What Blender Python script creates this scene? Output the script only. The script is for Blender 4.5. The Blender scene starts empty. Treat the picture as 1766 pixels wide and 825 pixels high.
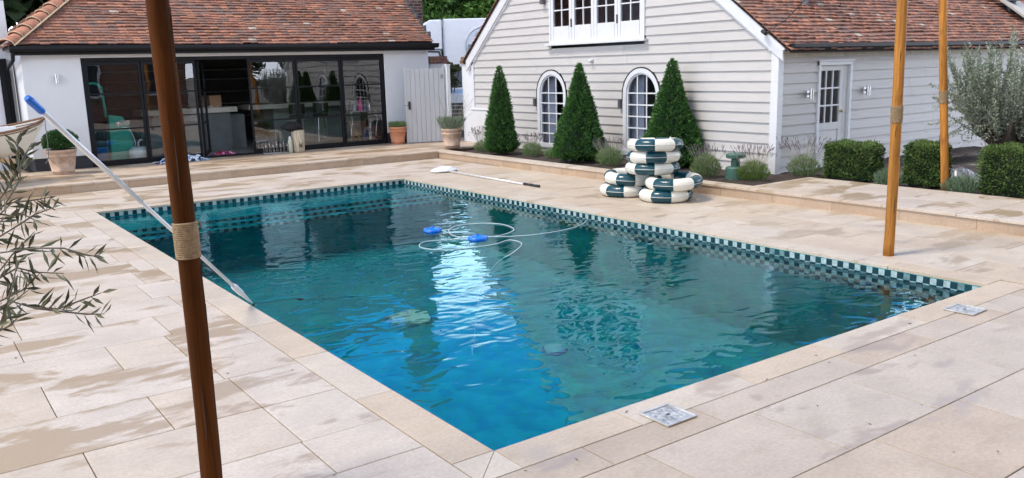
import bpy, bmesh, math, random
import numpy as np
from mathutils import Vector, Matrix
R = math.radians
random.seed(7); rng = np.random.default_rng(7)
sc = bpy.context.scene
COL = sc.collection

# ------------------------------------------------------------------ camera
cam_d = bpy.data.cameras.new('camera'); cam = bpy.data.objects.new('camera', cam_d); COL.objects.link(cam)
yaw, pitch, roll = 0.950186880937099, 0.1981603322434271, -0.0268194931700716
f = Vector((math.cos(yaw)*math.cos(pitch), math.sin(yaw)*math.cos(pitch), -math.sin(pitch)))
r = f.cross(Vector((0, 0, 1))).normalized(); u = r.cross(f)
r2 = r*math.cos(roll)+u*math.sin(roll); u2 = -r*math.sin(roll)+u*math.cos(roll)
M = Matrix((r2, u2, -f)).transposed().to_4x4(); M.translation = (-2.2598, -3.3667, 1.9)
cam.matrix_world = M
cam_d.sensor_width = 36; cam_d.lens = 1484.2/1766*36; cam_d.clip_end = 600; cam_d.clip_start = .05
sc.camera = cam

# ------------------------------------------------------------------ world and sun
SUN_EL, SUN_AZ = R(60), R(165)            # azimuth from +X, counter-clockwise
w = bpy.data.worlds.new('World'); sc.world = w; w.use_nodes = True
nt = w.node_tree; nt.nodes.clear()
out = nt.nodes.new('ShaderNodeOutputWorld'); bg = nt.nodes.new('ShaderNodeBackground')
sky = nt.nodes.new('ShaderNodeTexSky'); sky.sky_type = 'NISHITA'; sky.sun_disc = False
sky.sun_elevation = SUN_EL; sky.sun_rotation = R(90)-SUN_AZ; sky.air_density = 1.3; sky.dust_density = .6; sky.ozone_density = 2.5
tc = nt.nodes.new('ShaderNodeTexCoord'); mp = nt.nodes.new('ShaderNodeMapping'); mp.inputs['Scale'].default_value = (1, 1, 2.2)
mp.inputs['Location'].default_value = (.35, .1, 0)
nz = nt.nodes.new('ShaderNodeTexNoise'); nz.inputs['Scale'].default_value = 1.9; nz.inputs['Detail'].default_value = 7; nz.inputs['Roughness'].default_value = .55
sp = nt.nodes.new('ShaderNodeSeparateXYZ'); el = nt.nodes.new('ShaderNodeMapRange')
el.inputs['From Min'].default_value = .20; el.inputs['From Max'].default_value = .36; el.inputs['To Min'].default_value = .42; el.inputs['To Max'].default_value = -.02
ad = nt.nodes.new('ShaderNodeMath'); ad.operation = 'ADD'
cr = nt.nodes.new('ShaderNodeMapRange'); cr.inputs['From Min'].default_value = .46; cr.inputs['From Max'].default_value = .64
mx = nt.nodes.new('ShaderNodeMix'); mx.data_type = 'RGBA'
cc_ = nt.nodes.new('ShaderNodeMix'); cc_.data_type = 'RGBA'; cc_.inputs['A'].default_value = (29, 31, 36, 1); cc_.inputs['B'].default_value = (5.6, 6.3, 7.6, 1)   # bright low cloud, greyer overhead
ce = nt.nodes.new('ShaderNodeMapRange'); ce.inputs['From Min'].default_value = .22; ce.inputs['From Max'].default_value = .48; nt.links.new(sp.outputs['Z'], ce.inputs['Value']); nt.links.new(ce.outputs[0], cc_.inputs['Factor']); nt.links.new(cc_.outputs['Result'], mx.inputs['B'])
bl = nt.nodes.new('ShaderNodeMix'); bl.data_type = 'RGBA'; bl.blend_type = 'MULTIPLY'; bl.inputs['Factor'].default_value = 1
bl.inputs['B'].default_value = (.5, 2.1, 3.7, 1)
L = nt.links.new
L(tc.outputs['Generated'], mp.inputs['Vector']); L(mp.outputs[0], nz.inputs['Vector']); L(tc.outputs['Generated'], sp.inputs[0])
dp = nt.nodes.new('ShaderNodeVectorMath'); dp.operation = 'DOT_PRODUCT'; pe, pa = R(31), R(50)
dp.inputs[1].default_value = (math.cos(pe)*math.cos(pa), math.cos(pe)*math.sin(pa), math.sin(pe)); L(tc.outputs['Generated'], dp.inputs[0])
dm = nt.nodes.new('ShaderNodeMapRange'); dm.inputs['From Min'].default_value = .80; dm.inputs['From Max'].default_value = .95; dm.inputs['To Min'].default_value = .22; dm.inputs['To Max'].default_value = -.10
L(dp.outputs['Value'], dm.inputs['Value']); a2 = nt.nodes.new('ShaderNodeMath'); a2.operation = 'ADD'; L(nz.outputs['Fac'], a2.inputs[0]); L(dm.outputs[0], a2.inputs[1])
L(sp.outputs['Z'], el.inputs['Value']); L(a2.outputs[0], ad.inputs[0]); L(el.outputs[0], ad.inputs[1]); L(ad.outputs[0], cr.inputs['Value'])
L(cr.outputs[0], mx.inputs['Factor']); L(sky.outputs[0], bl.inputs['A']); L(bl.outputs['Result'], mx.inputs['A']); L(mx.outputs['Result'], bg.inputs[0]); L(bg.outputs[0], out.inputs[0])
bg.inputs[1].default_value = .108
sd = bpy.data.lights.new('sun', 'SUN'); sd.energy = 2.8; sd.angle = R(14); sd.color = (1, .90, .79)
so = bpy.data.objects.new('sun', sd); COL.objects.link(so)
sdir = Vector((math.cos(SUN_EL)*math.cos(SUN_AZ), math.cos(SUN_EL)*math.sin(SUN_AZ), math.sin(SUN_EL)))
so.rotation_euler = sdir.to_track_quat('Z', 'Y').to_euler(); so.location = (-8, 2, 12)
sc.view_settings.view_transform = 'Standard'; sc.view_settings.look = 'None'; sc.view_settings.gamma = 1
sc.view_settings.exposure = 0.24
sc.render.engine = 'CYCLES'
cy = sc.cycles; cy.max_bounces = 10; cy.transmission_bounces = 8; cy.transparent_max_bounces = 12; cy.diffuse_bounces = 4; cy.glossy_bounces = 5
cy.use_denoising = True; cy.sample_clamp_indirect = 8; cy.blur_glossy = .3

# ------------------------------------------------------------------ materials
MATS = {}
def new_mat(name):
    m = bpy.data.materials.new(name); m.use_nodes = True
    return m, m.node_tree, m.node_tree.nodes['Principled BSDF']
def mat(name, col, rough=.6, metal=0, var=.12, scale=6, bump=0, bscale=40, spec=.5, coat=0, tint=None, tintcol=None, stretch=(1,1,1)):
    """Principled with a noise-varied base colour; tint = per-face attribute blending towards tintcol."""
    if name in MATS: return MATS[name]
    m, t, b = new_mat(name); n = t.nodes; l = t.links.new
    tcn = n.new('ShaderNodeTexCoord'); mpn = n.new('ShaderNodeMapping'); mpn.inputs['Scale'].default_value = stretch
    l(tcn.outputs['Object'], mpn.inputs[0])
    a = n.new('ShaderNodeTexNoise'); a.inputs['Scale'].default_value = scale; a.inputs['Detail'].default_value = 5
    l(mpn.outputs[0], a.inputs['Vector'])
    rp = n.new('ShaderNodeMix'); rp.data_type = 'RGBA'
    rp.inputs['A'].default_value = tuple(c*(1-var) for c in col)+(1,); rp.inputs['B'].default_value = tuple(min(1, c*(1+var)) for c in col)+(1,)
    mr = n.new('ShaderNodeMapRange'); mr.inputs['From Min'].default_value = .3; mr.inputs['From Max'].default_value = .7
    l(a.outputs['Fac'], mr.inputs['Value']); l(mr.outputs[0], rp.inputs['Factor'])
    res = rp.outputs['Result']
    if tintcol:
        at = n.new('ShaderNodeAttribute'); at.attribute_name = 'tint'
        r3 = n.new('ShaderNodeMix'); r3.data_type = 'RGBA'; l(at.outputs['Fac'], r3.inputs['Factor']); l(res, r3.inputs['A']); r3.inputs['B'].default_value = tintcol+(1,)
        res = r3.outputs['Result']
    l(res, b.inputs['Base Color'])
    b.inputs['Roughness'].default_value = rough; b.inputs['Metallic'].default_value = metal; b.inputs['Specular IOR Level'].default_value = spec; b.inputs['Coat Weight'].default_value = coat
    if bump:
        c = n.new('ShaderNodeTexNoise'); c.inputs['Scale'].default_value = bscale; c.inputs['Detail'].default_value = 4; l(mpn.outputs[0], c.inputs['Vector'])
        bn = n.new('ShaderNodeBump'); bn.inputs['Strength'].default_value = bump; bn.inputs['Distance'].default_value = .01; l(c.outputs['Fac'], bn.inputs['Height']); l(bn.outputs[0], b.inputs['Normal'])
    MATS[name] = m; return m

def grain(m_, dark):
    t = m_.node_tree; n = t.nodes; l = t.links.new; b_ = n['Principled BSDF']; src = b_.inputs['Base Color'].links[0].from_socket
    tcn = n.new('ShaderNodeTexCoord')
    def st(sc_, z_, lo, hi, amt, src):
        mpn = n.new('ShaderNodeMapping'); mpn.inputs['Scale'].default_value = (1, 1, z_); l(tcn.outputs['Object'], mpn.inputs[0]); x_ = n.new('ShaderNodeTexNoise'); x_.inputs['Scale'].default_value = sc_; x_.inputs['Detail'].default_value = 6; x_.inputs['Distortion'].default_value = .6; l(mpn.outputs[0], x_.inputs['Vector'])
        mr = n.new('ShaderNodeMapRange'); mr.inputs['From Min'].default_value = lo; mr.inputs['From Max'].default_value = hi; mr.inputs['To Max'].default_value = amt; l(x_.outputs['Fac'], mr.inputs['Value'])
        mx_ = n.new('ShaderNodeMix'); mx_.data_type = 'RGBA'; l(mr.outputs[0], mx_.inputs['Factor']); l(src, mx_.inputs['A']); mx_.inputs['B'].default_value = dark+(1,); return mx_.outputs['Result']
    src = st(60, .03, .50, .70, .55, src); src = st(9, .25, .56, .70, .7, src); l(src, b_.inputs['Base Color'])
def stone_mat(name, base, wetcol, wetamt, grout=False):
    m, t, b = new_mat(name); n = t.nodes; l = t.links.new
    def N(k, **kw):
        x = n.new('ShaderNode'+k)
        for a, v in kw.items(): setattr(x, a, v)
        return x
    def mixc(fac, A, B, bt='MIX'):
        x = N('Mix', data_type='RGBA', blend_type=bt)
        for s, v in (('Factor', fac), ('A', A), ('B', B)):
            if isinstance(v, bpy.types.NodeSocket): l(v, x.inputs[s])
            else: x.inputs[s].default_value = v if not isinstance(v, tuple) else v+(1,)
        return x.outputs['Result']
    def rng_(v, a, b_, c=0, d=1):
        x = N('MapRange'); l(v, x.inputs['Value'])
        for s, q in zip(('From Min', 'From Max', 'To Min', 'To Max'), (a, b_, c, d)): x.inputs[s].default_value = q
        return x.outputs[0]
    def noise(scale, det=5, rough=.55, st=(1, 1, 1), dist=0, glob=False):
        mpx = N('Mapping'); mpx.inputs['Scale'].default_value = st; l(tcn.outputs['Object'] if glob else tco, mpx.inputs[0])
        x = N('TexNoise'); x.inputs['Scale'].default_value = scale; x.inputs['Detail'].default_value = det; x.inputs['Roughness'].default_value = rough; x.inputs['Distortion'].default_value = dist
        l(mpx.outputs[0], x.inputs['Vector']); return x.outputs['Fac']
    tcn = N('TexCoord'); tint = N('Attribute', attribute_name='tint'); wet = N('Attribute', attribute_name='wet')
    vo = N('VectorMath', operation='SCALE'); cb = N('CombineXYZ'); l(tint.outputs['Fac'], cb.inputs[0]); l(wet.outputs['Fac'], cb.inputs[1]); l(cb.outputs[0], vo.inputs[0]); vo.inputs['Scale'].default_value = 37
    va = N('VectorMath', operation='ADD'); l(tcn.outputs['Object'], va.inputs[0]); l(vo.outputs[0], va.inputs[1]); tco = va.outputs[0]   # each slab its own piece of stone
    c = mixc(rng_(noise(2.2, 6), .3, .7), tuple(x*.84 for x in base), tuple(min(1, x*1.07) for x in base))
    c = mixc(rng_(noise(45, 4, .75), .38, .62, 0, .42), c, (base[0]*.66, base[1]*.62, base[2]*.58))
    c = mixc(rng_(noise(5, 7, .7, (1, 1.8, 1), .6), .50, .70, 0, .42), c, (base[0]*.70, base[1]*.64, base[2]*.58))
    c = mixc(rng_(noise(16, 2, .5, (1, 2.6, 1), .8), .66, .74, 0, .38), c, (base[0]*.6, base[1]*.55, base[2]*.5))
    c = mixc(tint.outputs['Fac'], c, mixc(1.0, c, (1.05, 1.0, .94), 'MULTIPLY'))
    dk = mixc(rng_(tint.outputs['Fac'], 0, 1, 0, .7), c, mixc(1.0, c, (.86, .83, .79), 'MULTIPLY'))
    # patches of standing wet / damp stone, drawn out along the courses; the ragged edge comes from the fine octaves
    wn = noise(1.35, 10, .68, (.7, 1.7, 1), .3, glob=True)
    th = N('Math', operation='ADD'); l(wn, th.inputs[0]); l(rng_(wet.outputs['Fac'], 0, 1, -.05, wetamt-.01), th.inputs[1])
    wm = rng_(th.outputs[0], .535, .59)
    col = mixc(wm, dk, wetcol)
    col2 = mixc(rng_(noise(40, 3), .3, .7, 0, .25), col, mixc(1.0, col, (.8, .78, .74), 'MULTIPLY'))
    l(col2, b.inputs['Base Color'])
    l(rng_(wm, 0, 1, .62, .30), b.inputs['Roughness']); b.inputs['Specular IOR Level'].default_value = .42
    bn = N('Bump'); bn.inputs['Strength'].default_value = .25; bn.inputs['Distance'].default_value = .004; l(noise(70, 4), bn.inputs['Height']); l(bn.outputs[0], b.inputs['Normal'])
    return m
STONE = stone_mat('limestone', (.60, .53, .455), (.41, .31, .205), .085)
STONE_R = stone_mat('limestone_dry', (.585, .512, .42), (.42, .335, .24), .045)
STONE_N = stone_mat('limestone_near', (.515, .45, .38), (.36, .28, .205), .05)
STONE_T = stone_mat('limestone_terrace', (.58, .485, .395), (.36, .26, .165), .10)
STONE_F = stone_mat('limestone_riser', (.50, .39, .295), (.40, .29, .2), -.1)
GROUT = mat('grout', (.17, .13, .10), .9, scale=20)
def brick_mat(name, c1, c2, mortar, scale=1.0, axes='XZ'):
    m, t, b = new_mat(name); n = t.nodes; l = t.links.new
    tcn = n.new('ShaderNodeTexCoord'); s = n.new('ShaderNodeSeparateXYZ'); cb = n.new('ShaderNodeCombineXYZ'); l(tcn.outputs['Object'], s.inputs[0])
    ad_ = n.new('ShaderNodeMath'); ad_.operation = 'ADD'; l(s.outputs['X'], ad_.inputs[0]); l(s.outputs['Y'], ad_.inputs[1])
    l(ad_.outputs[0], cb.inputs[0]); l(s.outputs['Z'], cb.inputs[1])
    br = n.new('ShaderNodeTexBrick'); l(cb.outputs[0], br.inputs['Vector'])
    br.inputs['Color1'].default_value = c1+(1,); br.inputs['Color2'].default_value = c2+(1,); br.inputs['Mortar'].default_value = mortar+(1,)
    br.inputs['Scale'].default_value = scale; br.inputs['Brick Width'].default_value = .225; br.inputs['Row Height'].default_value = .075; br.inputs['Mortar Size'].default_value = .009; br.inputs['Bias'].default_value = -.1
    no = n.new('ShaderNodeTexNoise'); no.inputs['Scale'].default_value = 5; l(tcn.outputs['Object'], no.inputs['Vector'])
    mxx = n.new('ShaderNodeMix'); mxx.data_type = 'RGBA'; mxx.blend_type = 'MULTIPLY'; mxx.inputs['Factor'].default_value = .7; l(br.outputs['Color'], mxx.inputs['A']); l(no.outputs['Color'], mxx.inputs['B'])
    l(br.outputs['Color'], mxx.inputs['A']); l(mxx.outputs['Result'], b.inputs['Base Color']); b.inputs['Roughness'].default_value = .9
    bn = n.new('ShaderNodeBump'); bn.inputs['Strength'].default_value = .6; bn.inputs['Distance'].default_value = .01; bn.invert = True; l(br.outputs['Fac'], bn.inputs['Height']); l(bn.outputs[0], b.inputs['Normal'])
    MATS[name] = m; return m
BRICK = brick_mat('old_brick', (.34, .15, .09), (.20, .085, .055), (.42, .36, .28))
BRICK_D = brick_mat('dark_brick', (.20, .10, .07), (.10, .05, .04), (.38, .33, .27))
RENDER = mat('white_render', (.66, .675, .70), .85, var=.03, scale=3, bump=.15, bscale=60)
BLACK = mat('black_frame', (.007, .008, .011), .45, var=.1, spec=.22)
PLINTH = mat('black_plinth', (.02, .024, .032), .6)
GUTTER = mat('black_gutter', (.006, .007, .009), .45, spec=.25)
BOARD = mat('weatherboard', (.525, .51, .50), .62, var=.045, scale=2.5, bump=.3, bscale=30, stretch=(1, 1, 8), tintcol=(.48, .47, .455))
TRIM = mat('white_trim', (.66, .675, .70), .45, var=.03)
TILE = mat('clay_tile', (.275, .118, .074), .85, var=.35, scale=9, bump=.5, bscale=35, tintcol=(.155, .115, .10))
TILE2 = mat('orange_tile', (.37, .165, .10), .85, var=.3, scale=12, bump=.5, bscale=35, tintcol=(.30, .15, .10))
LICHEN = mat('lichen_tile', (.42, .36, .30), .9, var=.3, scale=14)
RIDGE = mat('ridge_tile', (.36, .16, .10), .8, var=.35, scale=5, bump=.4)
MORTAR = mat('mortar', (.55, .45, .30), .9)
LEAD = mat('lead_sheet', (.12, .13, .15), .5, var=.25, scale=8)
GATE = mat('grey_paint', (.44, .45, .47), .6, var=.05, scale=2, stretch=(6, 6, 1))
WOOD = mat('orange_wood', (.44, .185, .035), .55, spec=.2, var=.32, scale=3.2, bump=.3, bscale=10, stretch=(5, 5, .35))
WOOD_SHADE = mat('shaded_wood', (.075, .024, .005), .7, spec=.06, var=.38, scale=3.0, bump=.3, bscale=10, stretch=(5, 5, .35))  # pole timber again, with the shade on the near pole put into its colour
grain(WOOD, (.14, .055, .015)); grain(WOOD_SHADE, (.028, .010, .004))
KNOT = mat('wood_crack', (.035, .014, .006), .8)
ROPE = mat('jute_rope', (.29, .20, .11), .9, var=.25, scale=60, bump=.5, bscale=120)
SOIL = mat('soil', (.045, .032, .025), .95, var=.5, scale=14, bump=1, bscale=25)
GROUND = mat('gravel_ground', (.20, .18, .15), .95, var=.3, scale=10, bump=.5, bscale=50)
YEW = mat('yew_leaf', (.030, .095, .025), .6, var=.3, scale=20, spec=.3, tintcol=(.12, .27, .055))
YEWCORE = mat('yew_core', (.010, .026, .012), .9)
HEDGE = mat('hedge_leaf', (.038, .085, .024), .55, var=.3, scale=20, spec=.3, tintcol=(.13, .20, .05))
BOX = mat('box_leaf', (.028, .10, .022), .5, var=.3, scale=20, tintcol=(.06, .17, .035))
LAV = mat('lavender_leaf', (.11, .19, .06), .7, var=.2, scale=20, tintcol=(.22, .31, .13))
LAVF = mat('lavender_stalk', (.36, .35, .28), .8, var=.2, tintcol=(.17, .13, .17))
OLIVE = mat('olive_leaf', (.15, .19, .125), .5, var=.2, scale=20, tintcol=(.38, .43, .33))
OLIVE_D = mat('dark_olive_leaf', (.055, .062, .028), .5, var=.25, scale=20, spec=.3, tintcol=(.17, .175, .105))
BARK = mat('olive_bark', (.075, .055, .042), .95, var=.45, scale=12, bump=1, bscale=18)
TWIG = mat('olive_twig', (.16, .14, .11), .8)
TREELEAF = mat('tree_leaf', (.035, .095, .018), .6, var=.35, scale=1.5, tintcol=(.10, .22, .035))
TREELEAF_D = mat('dark_tree_leaf', (.018, .04, .016), .6, var=.35, scale=1.5, tintcol=(.045, .085, .025))
TERRA = mat('terracotta', (.52, .22, .12), .8, var=.15, scale=10, bump=.2)
TERRA_W = mat('weathered_terracotta', (.50, .36, .27), .85, var=.25, scale=9, bump=.3)
STEEL = mat('steel', (.62, .62, .64), .25, metal=1, var=.12, scale=30)
CHROME = mat('brushed_lid', (.50, .49, .46), .5, metal=.25, var=.3, scale=14)
ALU = mat('pole_aluminium', (.72, .73, .74), .35, metal=.3, var=.04)
BLUE = mat('blue_plastic', (.012, .13, .52), .3, var=.1)
FBLUE = mat('float_blue', (.01, .16, .70), .18, var=.05)
WHITE = mat('white_paint', (.68, .70, .74), .35, var=.03)
VINYL_W = mat('cream_vinyl', (.72, .70, .62), .28, var=.04, scale=8, bump=.25, bscale=26)
VINYL_T = mat('teal_vinyl', (.003, .052, .072), .22, var=.15, scale=8, bump=.25, bscale=26)
SEAM = mat('vinyl_seam', (.55, .56, .52), .4)
DARK = mat('dark_plastic', (.02, .02, .022), .5)
GREENPL = mat('green_metal', (.055, .135, .105), .5)
HOSE = mat('white_hose', (.60, .70, .72), .3, var=.05)
def glass_mat(name, tint, f0, rough=0.0):
    m = bpy.data.materials.new(name); m.use_nodes = True; t = m.node_tree; t.nodes.clear(); n = t.nodes; l = t.links.new
    o = n.new('ShaderNodeOutputMaterial'); tr = n.new('ShaderNodeBsdfTransparent'); tr.inputs[0].default_value = tint+(1,)
    gl = n.new('ShaderNodeBsdfGlossy'); gl.inputs['Roughness'].default_value = rough; mxs = n.new('ShaderNodeMixShader')
    ge = n.new('ShaderNodeNewGeometry'); dt = n.new('ShaderNodeVectorMath'); dt.operation = 'DOT_PRODUCT'; l(ge.outputs['Normal'], dt.inputs[0]); l(ge.outputs['Incoming'], dt.inputs[1])
    def mth(op, a, b_=None):
        x_ = n.new('ShaderNodeMath'); x_.operation = op
        for k_, v_ in enumerate((a, b_)):
            if v_ is None: continue
            if isinstance(v_, (int, float)): x_.inputs[k_].default_value = v_
            else: l(v_, x_.inputs[k_])
        return x_.outputs[0]
    p5 = mth('POWER', mth('SUBTRACT', 1.0, mth('ABSOLUTE', dt.outputs['Value'])), 5.0); frv = mth('ADD', mth('MULTIPLY', p5, 1-f0), f0)   # Schlick, the same from both sides
    # slightly uneven old glass
    no = n.new('ShaderNodeTexNoise'); no.inputs['Scale'].default_value = 1.3; tcn = n.new('ShaderNodeTexCoord'); l(tcn.outputs['Object'], no.inputs['Vector'])
    bn = n.new('ShaderNodeBump'); bn.inputs['Strength'].default_value = .12; bn.inputs['Distance'].default_value = .02; l(no.outputs['Fac'], bn.inputs['Height']); l(bn.outputs[0], gl.inputs['Normal'])
    l(frv, mxs.inputs[0]); l(tr.outputs[0], mxs.inputs[1]); l(gl.outputs[0], mxs.inputs[2]); l(mxs.outputs[0], o.inputs[0]); return m
GLASS = glass_mat('door_glass', (.78, .82, .82), .15)
PANE = glass_mat('window_glass', (.62, .66, .72), .07)

# ------------------------------------------------------------------ mesh helpers
def tag(o, label=None, cat=None, group=None, kind=None):
    if label: o['label'] = label
    if cat: o['category'] = cat
    if group: o['group'] = group
    if kind: o['kind'] = kind
    return o
def root_of(o):
    while o.parent: o = o.parent
    return o
def thing(name, label, cat, loc=(0, 0, 0), rotz=0, group=None):
    o = bpy.data.objects.new(name, None); COL.objects.link(o); o.location = loc; o.rotation_euler = (0, 0, rotz); o.empty_display_size = .2
    return tag(o, label, cat, group)
def obj(name, bm, m, parent=None, world=True, smooth=False, bevel=0, kind=None, label=None):
    """links bm as ONE mesh object; world: the coordinates are world ones (its thing is not rotated)"""
    bmesh.ops.recalc_face_normals(bm, faces=bm.faces[:]) if bm.faces else None
    if parent is not None and world:
        bmesh.ops.translate(bm, verts=bm.verts[:], vec=-Vector(root_of(parent).location))
    me = bpy.data.meshes.new(name); bm.to_mesh(me); bm.free()
    for mm in (m if isinstance(m, (list, tuple)) else [m]): me.materials.append(mm)
    if smooth: me.polygons.foreach_set('use_smooth', [True]*len(me.polygons))
    o = bpy.data.objects.new(name, me); COL.objects.link(o)
    if parent is not None: o.parent = parent
    if bevel:
        md = o.modifiers.new('bevel', 'BEVEL'); md.width = bevel; md.segments = 2; md.limit_method = 'ANGLE'; md.angle_limit = R(40)
    if kind: o['kind'] = kind
    if label: o['label'] = label
    return o
def B(): return bmesh.new()
def box(bm, x0, x1, y0, y1, z0, z1, mi=0, mx=None):
    vs = [bm.verts.new(p) for p in [(x0,y0,z0),(x1,y0,z0),(x1,y1,z0),(x0,y1,z0),(x0,y0,z1),(x1,y0,z1),(x1,y1,z1),(x0,y1,z1)]]
    if mx is not None:
        for v in vs: v.co = mx @ v.co
    fs = []
    for q in [(3,2,1,0),(4,5,6,7),(0,1,5,4),(1,2,6,5),(2,3,7,6),(3,0,4,7)]:
        fc = bm.faces.new([vs[i] for i in q]); fc.material_index = mi; fs.append(fc)
    return vs
def pbox(bm, mp_, u0, u1, v0, v1, w0, w1, mi=0):
    pts = [mp_(a, b, c) for a, b, c in [(u0,v0,w0),(u1,v0,w0),(u1,v1,w0),(u0,v1,w0),(u0,v0,w1),(u1,v0,w1),(u1,v1,w1),(u0,v1,w1)]]
    vs = [bm.verts.new(p) for p in pts]
    for q in [(3,2,1,0),(4,5,6,7),(0,1,5,4),(1,2,6,5),(2,3,7,6),(3,0,4,7)]:
        bm.faces.new([vs[i] for i in q]).material_index = mi
def prism(bm, pts, vec, mi=0):
    a = [bm.verts.new(p) for p in pts]; b = [bm.verts.new(Vector(p)+Vector(vec)) for p in pts]; n = len(pts)
    bm.faces.new(a).material_index = mi; bm.faces.new(b[::-1]).material_index = mi
    for i in range(n): bm.faces.new([a[i], b[i], b[(i+1) % n], a[(i+1) % n]]).material_index = mi
def tube(bm, pts, rad, seg=8, cap=True, mi=0, closed=False):
    pts = [Vector(p) for p in pts]; n = len(pts); rad = rad if hasattr(rad, '__len__') else [rad]*n
    rings = []; prev = None
    for i, p in enumerate(pts):
        d = (pts[(i+1) % n]-pts[i-1]) if closed else (pts[min(i+1, n-1)]-pts[max(i-1, 0)])
        d = d.normalized() if d.length > 1e-9 else Vector((0, 0, 1))
        if prev is None:
            a = d.cross(Vector((0, 0, 1))); a = a if a.length > .1 else d.cross(Vector((1, 0, 0)))
        else: a = prev-d*prev.dot(d)
        a.normalize(); prev = a; b = d.cross(a)
        rings.append([bm.verts.new(p+(a*math.cos(t)+b*math.sin(t))*rad[i]) for t in [2*math.pi*k/seg for k in range(seg)]])
    for i in range(n if closed else n-1):
        A, C = rings[i], rings[(i+1) % n]
        for k in range(seg): bm.faces.new([A[k], A[(k+1) % seg], C[(k+1) % seg], C[k]]).material_index = mi
    if cap and not closed:
        bm.faces.new(rings[0][::-1]).material_index = mi; bm.faces.new(rings[-1]).material_index = mi
def lathe(bm, prof, seg=24, c=(0, 0, 0), mi=0):
    rings = [[bm.verts.new((c[0]+r_*math.cos(2*math.pi*k/seg), c[1]+r_*math.sin(2*math.pi*k/seg), c[2]+z)) for k in range(seg)] for r_, z in prof]
    for A, C in zip(rings, rings[1:]):
        for k in range(seg): bm.faces.new([A[k], A[(k+1) % seg], C[(k+1) % seg], C[k]]).material_index = mi
    bm.faces.new(rings[0][::-1]).material_index = mi; bm.faces.new(rings[-1]).material_index = mi
def poly_obj(name, V, F, m, parent=None, world=True, tint=None, smooth=False, kind=None, mi=None, wet=None):
    V = np.asarray(V, float).reshape(-1, 3)
    if parent is not None and world: V = V-np.array(root_of(parent).location)
    me = bpy.data.meshes.new(name); me.from_pydata(V.tolist(), [], [list(map(int, q)) for q in F])
    for mm in (m if isinstance(m, (list, tuple)) else [m]): me.materials.append(mm)
    if tint is not None:
        a = me.attributes.new('tint', 'FLOAT', 'FACE'); a.data.foreach_set('value', np.asarray(tint, dtype=np.float32))
    if wet is not None:
        a = me.attributes.new('wet', 'FLOAT', 'FACE'); a.data.foreach_set('value', np.asarray(wet, dtype=np.float32))
    if mi is not None: me.polygons.foreach_set('material_index', np.asarray(mi, dtype=np.int32))
    if smooth: me.polygons.foreach_set('use_smooth', [True]*len(me.polygons))
    me.update(); o = bpy.data.objects.new(name, me); COL.objects.link(o)
    if parent is not None: o.parent = parent
    if kind: o['kind'] = kind
    return o
def leaves(P, D, ln, wd, fold=.25):
    """one folded lens-shaped leaf at each point P growing along D -> V, F"""
    P = np.asarray(P, float); D = np.asarray(D, float); n = len(P)
    D = D/np.linalg.norm(D, axis=1, keepdims=True)
    q = rng.normal(size=(n, 3)); S = np.cross(D, q); S /= np.linalg.norm(S, axis=1, keepdims=True); U = np.cross(S, D)
    ln = np.broadcast_to(ln, (n,))[:, None]; wd = np.broadcast_to(wd, (n,))[:, None]
    V = np.stack([P, P+D*ln*.5+S*wd/2+U*wd*fold, P+D*ln, P+D*ln*.5-S*wd/2+U*wd*fold], 1).reshape(-1, 3)
    F = np.arange(4*n).reshape(n, 4); return V, F
def copy_tree(o, parent=None):
    c = o.copy(); COL.objects.link(c)
    if parent is not None: c.parent = parent
    for ch in list(o.children): copy_tree(ch, c)
    return c

# ------------------------------------------------------------------ ground, pool, deck
W, LEN, KX, SY, SH = 5.034, 10.07, 7.27, 12.60, .155
WZ = -.10
def ring_quads(bm, x0, x1, y0, y1, hx0, hx1, hy0, hy1, z):
    xs, ys = [x0, hx0, hx1, x1], [y0, hy0, hy1, y1]
    g = [[bm.verts.new((x, y, z)) for x in xs] for y in ys]
    for j in range(3):
        for i in range(3):
            if i == 1 and j == 1: continue
            bm.faces.new([g[j][i], g[j][i+1], g[j+1][i+1], g[j+1][i]])
b = B(); ring_quads(b, -300, 300, -300, 300, -.2, W+.2, -.2, LEN+.2, -.06); obj('ground', b, GROUND, kind='structure')

def slab_sheet(name, rects, m, z, thick=.03, gap=.0062, wetrng=(0, 1), kind='structure'):
    """every slab a chamfer-free block with a thin open joint round it"""
    V, F, T, Wt = [], [], [], []
    for (x0, x1, y0, y1) in rects:
        if x1-x0 < .02 or y1-y0 < .02: continue
        t = random.random(); wv = random.uniform(*wetrng); dz = random.uniform(-.0008, .0008)
        g = gap/2; i = len(V); e = .0025
        a = [(x0+g, y0+g), (x1-g, y0+g), (x1-g, y1-g), (x0+g, y1-g)]; c = [(x0+g+e, y0+g+e), (x1-g-e, y0+g+e), (x1-g-e, y1-g-e), (x0+g+e, y1-g-e)]
        V += [(x, y, z+dz-thick) for x, y in a]+[(x, y, z+dz-e) for x, y in a]+[(x, y, z+dz) for x, y in c]
        F += [(i+8, i+9, i+10, i+11)]
        for k in range(4):
            k2 = (k+1) % 4
            F += [(i+k, i+k2, i+4+k2, i+4+k), (i+4+k, i+4+k2, i+8+k2, i+8+k)]
        T += [t]*9; Wt += [wv]*9
    return poly_obj(name, V, F, m, tint=T, wet=Wt, kind=kind)
def courses(x0, x1, ys, lens, off=0, fixed=None):
    out_ = []
    for j, (ya, yb) in enumerate(zip(ys, ys[1:])):
        if fixed and j in fixed: xs = [x0]+[q for q in fixed[j] if x0 < q < x1]+[x1]
        else:
            x = x0-random.uniform(0, 1)*lens[0]; xs = [x0]
            while True:
                x += random.choice(lens)
                if x > x1-.15: break
                if x > x0+.15: xs.append(x)
            xs.append(x1)
        out_ += [(a, c, ya, yb) for a, c in zip(xs, xs[1:])]
    return out_
CW = .25
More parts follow.
